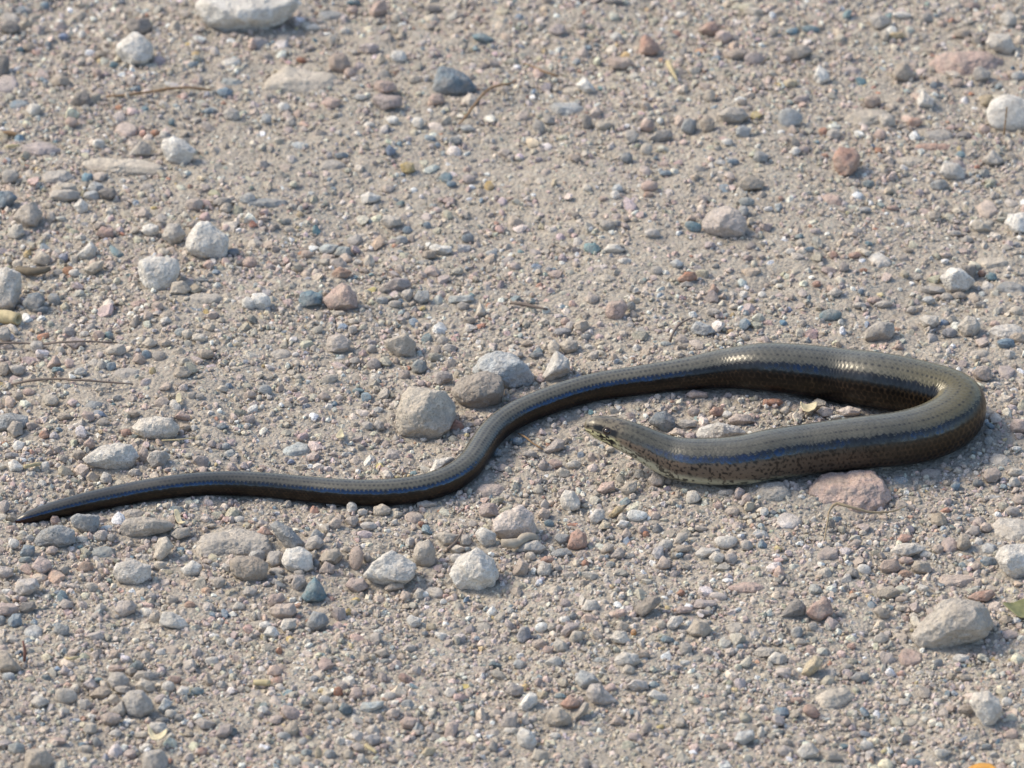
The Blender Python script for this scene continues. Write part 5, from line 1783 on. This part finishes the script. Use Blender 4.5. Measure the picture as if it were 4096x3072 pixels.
print('gravel', n1, 'grit', n2, n3, 'tris', sum(len(a) for a in gfc), len(f2) + len(f3), 'worm', len(wf) * 2, 'ground', len(gf) * 2, 'len', LEN)

# ------------------------------------------------------------------ twigs, stems, straw, leaf scraps
def tube(name, pts, rads, mat, label, cat, lift=0.0, group=None, hollow=False, sides=8):
    """pts: (window r, c, x, y[, extra lift mm])"""
    W_ = []
    for p_ in pts:
        px, py = tile(*p_[:4]); W_.append(px_ground(px, py, lift + 0.0008 + (p_[4] / 1000 if len(p_) > 4 else 0)))
    W_ = np.array(W_); rads = np.array(rads, float) * 0.00085
    if len(rads) != len(W_): rads = np.interp(np.linspace(0, 1, len(W_)), np.linspace(0, 1, len(rads)), rads)
    u = np.concatenate([[0], np.cumsum(np.linalg.norm(np.diff(W_, axis=0), axis=1))])
    n = max(8, int(u[-1] / 0.0012))
    un = np.linspace(0, u[-1], n)
    L = spline(W_, u, un); rr_ = np.interp(un, u, rads)
    sd = abs(hash(label)) % 97 if False else len(label)
    L = L + np.stack([noise2(un * 300, un * 0 + sd, 41), noise2(un * 300, un * 0 + sd + 7, 42), 0.5 * noise2(un * 300, un * 0 + sd + 13, 43)], 1) * rr_[:, None] * 0.5
    rr_ = rr_ * (1 + 0.18 * noise2(un * 700, un * 0 + sd, 44))
    T_ = np.gradient(L, axis=0); T_ /= np.linalg.norm(T_, axis=1)[:, None]
    N_ = np.array([0, 0, 1.0]) - T_ * T_[:, 2:3] + 1e-6; N_ /= np.linalg.norm(N_, axis=1)[:, None]
    B_ = np.cross(T_, N_)
    an = np.arange(sides) / sides * 2 * math.pi
    vv = (L[:, None, :] + (N_[:, None, :] * np.cos(an)[None, :, None] + B_[:, None, :] * np.sin(an)[None, :, None]) * rr_[:, None, None])
    rings = [vv[i] for i in range(n)]
    if hollow:      # open cut end with a wall
        inner = L[-1] + (N_[-1] * np.cos(an)[:, None] + B_[-1] * np.sin(an)[:, None]) * rr_[-1] * 0.62
        deep = inner - T_[-1] * 0.003
        rings += [inner, deep]
    ring = np.arange(len(rings) * sides).reshape(len(rings), sides)
    ff = np.stack([ring[:-1], np.roll(ring[:-1], -1, 1), np.roll(ring[1:], -1, 1), ring[1:]], -1).reshape(-1, 4)
    vall = np.concatenate([np.concatenate(rings), L[:1], rings[-1].mean(0)[None]])
    k0, k1_ = len(vall) - 2, len(vall) - 1
    caps = [(k0, ring[0, (i + 1) % sides], ring[0, i], ring[0, i]) for i in range(0)]
    org = np.array([L[n // 2, 0], L[n // 2, 1], ground_z(L[n // 2, 0], L[n // 2, 1])])
    me = bpy.data.meshes.new(name)
    fl_ = [tuple(map(int, q_)) for q_ in ff] + [(int(ring[0, (i + 1) % sides]), int(ring[0, i]), k0) for i in range(sides)] + \
          [(int(ring[-1, i]), int(ring[-1, (i + 1) % sides]), k1_) for i in range(sides)]
    me.from_pydata([tuple(map(float, q_)) for q_ in (vall - org)], [], fl_)
    for pl in me.polygons: pl.use_smooth = True
    me.materials.append(mat); me.update()
    return add_obj(name, me, loc=org, label=label, cat=cat, group=group)

tube('stem', [(0, 1, 1745, 1075), (0, 1, 1800, 1020, 1), (0, 1, 1880, 920, 2), (0, 1, 1960, 815, 3), (0, 1, 2070, 745, 3.5), (0, 2, 0, 715, 3), (0, 2, 35, 690, 2)], [.28, .42, .42, .5, .35, .3],
     M_STEM, 'curved orange-brown dry stem arching near the bullet-shaped stone', 'stem', .0004)
tube('stem', [(0, 0, 920, 835), (0, 0, 1080, 820), (0, 0, 1250, 800, .6), (0, 0, 1540, 762, .8), (0, 0, 1700, 765, .8), (0, 0, 1850, 778)], [.3, .4, .5, .4, .3], M_STEM,
     'thin straight brown stem half buried beside two bluish stones', 'stem', .0002)
tube('straw_stalk', [(1, 0, -160, 1040), (1, 0, -60, 1052), (1, 0, 60, 1080), (1, 0, 175, 1108)], [1.9, 1.9, 1.85, 1.8], M_STRAW, 'cut hollow yellow straw stalk under the edge of a white rock', 'straw', .0011, hollow=True, sides=12)
tube('rootlet', [(1, 0, -60, 1308), (1, 0, 120, 1303, .5), (1, 0, 380, 1312, .6), (1, 0, 560, 1298, 1.4), (1, 0, 760, 1290, 1.0), (1, 0, 900, 1296, .6), (1, 0, 1015, 1302)], [.32, .34, .3, .26], M_TWIG,
     'long thin grey-brown rootlet running across pebbles in one nearly straight line', 'rootlet', .0005)
tube('rootlet', [(1, 0, 100, 1662), (1, 0, 250, 1632, .4), (1, 0, 420, 1617, .5), (1, 0, 700, 1626, .5), (1, 0, 900, 1640, .3), (2, 0, 1150, 5)], [.3, .4, .4, .32, .25], M_TWIG,
     'long thin brown rootlet gently bowed over dust near a tan pitted stone', 'rootlet', .0003)
tube('straw_stalk', [(2, 0, 215, 708), (2, 0, 290, 700), (2, 0, 375, 688)], [.55, .6, .5], M_STRAW, 'short flat straw piece wedged between two white pebbles', 'straw', .0008)
tube('twig', [(2, 1, 1655, 1430), (2, 1, 1710, 1375, .6), (2, 1, 1750, 1320, 1), (2, 1, 1785, 1262, 1)], [.42, .36, .25], M_TWIG, 'short pale brown twig between a tan pebble and a grey one', 'twig', .0005)
tube('stick', [(2, 1, 2115, 1378, .5), (2, 2, -20, 1368, .6), (2, 2, 90, 1345, .6), (2, 2, 215, 1326, .4)], [1.1, 1.5, 1.5, 1.2], plain('weathered_stick', (0.36, 0.31, 0.24), 0.85),
     'pale weathered stick lying before the blocky pink rock', 'stick', .0010)
tube('grass_stem', [(2, 3, 485, 1352), (2, 3, 500, 1260, .5), (2, 3, 520, 1170, .9), (2, 3, 548, 1075, 1.6), (2, 3, 590, 1030, 2.4), (2, 3, 640, 1042, 2.6), (2, 3, 760, 1075, 2.0), (2, 3, 900, 1104, 1.2), (2, 3, 1040, 1104, .9), (2, 3, 1200, 1056, .5)],
     [.18, .22, .26, .34, .4, .42, .4, .36, .28, .15], plain('dry_grass', (0.30, 0.235, 0.15), 0.8), 'sharply bent dry grass stem beside the large flat pink slab', 'grass stem', .0005)
tube('twig', [(1, 2, -10, 958), (1, 2, 100, 968, .3), (1, 2, 200, 990, .4), (1, 2, 305, 1015)], [.62, .55, .5, .35], M_TWIG, 'short straight dark grey twig on open dust', 'twig', .0005)
tube('twig', [(1, 2, 1362, 1285), (1, 2, 1378, 1240, .8), (1, 2, 1420, 1175, 1.2), (1, 2, 1480, 1122, 1), (1, 2, 1560, 1088)], [.4, .42, .36, .2], M_TWIG, 'curved thin brown twig rising from a pale teal pebble', 'twig', .0004)
tube('stem', [(0, 2, 105, 548), (0, 2, 220, 590, .4), (0, 2, 320, 635, .4), (0, 2, 405, 662)], [.2, .3, .45, .3], M_STEM, 'thin orange-brown stem fragment on far smooth dust', 'stem', .0004)
tube('straw_stalk', [(0, 2, 1355, 535, .8), (0, 2, 1385, 610, .6), (0, 2, 1432, 700)], [.75, .8, .2], M_STRAW, 'short pale straw splinter with a pointed end', 'straw', .0006)
tube('rootlet', [(2, 2, 50, 428), (2, 2, 110, 462, .4), (2, 2, 190, 520, .3), (2, 2, 265, 565)], [.25, .35, .3, .2], M_STEM, 'fine reddish rootlet between the tail and the head of the worm', 'rootlet', .0004)
tube('twig', [(3, 0, 200, 560, 5), (3, 0, 212, 640, 3), (3, 0, 208, 735)], [.3, .42, .4], plain('red_twig', (0.20, 0.10, 0.075), 0.8), 'small reddish twig standing against a tan stone', 'twig', .0004)
tube('stem', [(0, 3, 2062, 925, 9), (0, 3, 2050, 1050, 4), (0, 3, 2040, 1165, .5)], [.2, .28, .3], M_STEM, 'thin brown stem propped upright against the round speckled rock', 'stem', .0003)
tube('straw_stalk', [(3, 1, -15, 912), (3, 1, 50, 920), (3, 1, 112, 932)], [.8, .9, .7], M_STRAW, 'short pale straw bit lying beside a reddish round pebble', 'straw', .0006)
tube('straw_stalk', [(3, 1, 948, 1458), (3, 1, 990, 1488), (3, 1, 1042, 1528)], [.5, .6, .4], M_STRAW, 'short straw bit touching a bluish mauve pebble', 'straw', .0008)
tube('straw_stalk', [(0, 0, 30, 1140), (0, 0, 90, 1148), (0, 0, 150, 1165)], [.5, .7, .4], M_STEM, 'small brown straw bit on smooth dust near another paler one', 'straw', .0005)
tube('straw_stalk', [(0, 0, 60, 1268), (0, 0, 120, 1255), (0, 0, 170, 1250)], [.4, .6, .3], M_STRAW, 'small pale straw bit on smooth dust near another browner one', 'straw', .0005)
tube('rootlet', [(2, 0, 1395, 490), (2, 0, 1550, 480, .3), (2, 0, 1690, 462)], [.2, .25, .15], M_STRAW, 'hair-thin straw fibre in front of the broad cream loaf-shaped rock', 'fibre', .0003)
tube('straw_stalk', [(3, 0, 560, 705), (3, 0, 620, 712, .3), (3, 0, 690, 698)], [.3, .5, .3], M_STRAW, 'thin straw sliver beside a small white pebble', 'straw', .0005)
tube('bark_piece', [(1, 0, 160, 660), (1, 0, 240, 690, .5), (1, 0, 340, 690, .6), (1, 0, 440, 665, .8)], [.9, 1.3, 1.2, .7], M_BARK, 'dark crumbling bark piece under a cream pebble', 'bark', .0008, sides=10)

def scrap(name, r, c, outline, mat, label, cat, curl=0.35, lift=0.001):
    """a thin curled leaf scrap: outline points become a bent sheet with thickness"""
    pts = np.array([px_ground(*tile(r, c, x, y), lift) for x, y in outline])
    cen = pts.mean(0)
    q = pts - cen; L = np.abs(q).max()
    vv, ff = [], []
    rings = 7; m = len(pts)
    # round the outline off with a closed spline
    dens = []
    for i in range(m):
        a, b_, c2_, d_ = q[i - 1], q[i], q[(i + 1) % m], q[(i + 2) % m]
        for t in np.linspace(0, 1, 5)[:-1]:
            dens.append(0.5 * ((2 * b_) + (-a + c2_) * t + (2 * a - 5 * b_ + 4 * c2_ - d_) * t**2 + (-a + 3 * b_ - 3 * c2_ + d_) * t**3))
    q = np.array(dens); m = len(q)
    allv = [np.zeros(3)]
    for k_ in range(1, rings + 1):
        allv += list(q * (k_ / rings))
    allv = np.array(allv)
    rho = np.linalg.norm(allv[:, :2], axis=1) / L
    allv[:, 2] += curl * L * (rho ** 2) + 0.08 * L * noise2(allv[:, 0] / L * 2.5, allv[:, 1] / L * 2.5 + len(label), 45)
    th_ = 0.00022
    n = len(allv)
    full = np.concatenate([allv + [0, 0, th_], allv])
    tri = []
    for i in range(m):
        j = (i + 1) % m
        tri.append((0, 1 + i, 1 + j))
        for k_ in range(rings - 1):
            a, b_ = 1 + k_ * m + i, 1 + k_ * m + j
            tri += [(a, a + m, b_ + m), (a, b_ + m, b_)]
    low_ = [(a + n, c2_ + n, b_ + n) for a, b_, c2_ in tri]
    e0 = 1 + (rings - 1) * m
    rim = []
    for i in range(m):
        j = (i + 1) % m
        rim += [(e0 + i, e0 + i + n, e0 + j + n), (e0 + i, e0 + j + n, e0 + j)]
    org = np.array([cen[0], cen[1], ground_z(cen[0], cen[1])])
    me = new_mesh(name, full + (cen - org), np.array(tri + low_ + rim), mat=mat)
    return add_obj(name, me, loc=org, label=label, cat=cat)

scrap('leaf_scrap', 2, 0, [(1505, 1130), (1545, 1125), (1570, 1180), (1605, 1220), (1570, 1235), (1530, 1200)], M_LEAF, 'curled yellow leaf scrap lying in front of the worm\'s tail', 'leaf scrap')
scrap('leaf_scrap', 2, 1, [(690, 460), (735, 415), (755, 430), (760, 470), (720, 488)], M_LEAF, 'small pale yellow leaf scrap near the flat pale teal chip', 'leaf scrap')
scrap('leaf_scrap', 2, 3, [(278, 190), (340, 190), (425, 192), (395, 245), (340, 258), (300, 238)], M_LEAF, 'cream boat-shaped leaf scrap inside the worm\'s loop', 'leaf scrap', 0.4, .0022)
scrap('leaf', 3, 3, [(2030, 255), (2120, 232), (2260, 215), (2400, 280), (2330, 380), (2180, 370), (2090, 310)], M_OLIVE, 'olive-green fallen leaf beside the big dusty boulder', 'leaf', 0.12, .003)
scrap('leaf', 3, 3, [(1720, 1670), (1770, 1620), (1860, 1605), (1960, 1640), (2000, 1720), (1850, 1760)], M_ORANGE, 'bright orange fallen leaf on the gravel', 'leaf', -0.25, .004)
scrap('leaf_scrap', 3, 0, [(1275, 1330), (1340, 1375), (1445, 1350), (1430, 1395), (1380, 1440), (1310, 1425)], M_LEAF, 'cream folded leaf scrap resting on gravel against a pale grey pebble', 'leaf scrap', 0.3, .0025)
scrap('leaf_scrap', 2, 0, [(1520, 120), (1560, 105), (1570, 150), (1550, 180), (1530, 160)], M_LEAF, 'tiny yellow withered flower scrap on dust', 'leaf scrap', 0.4, .001)
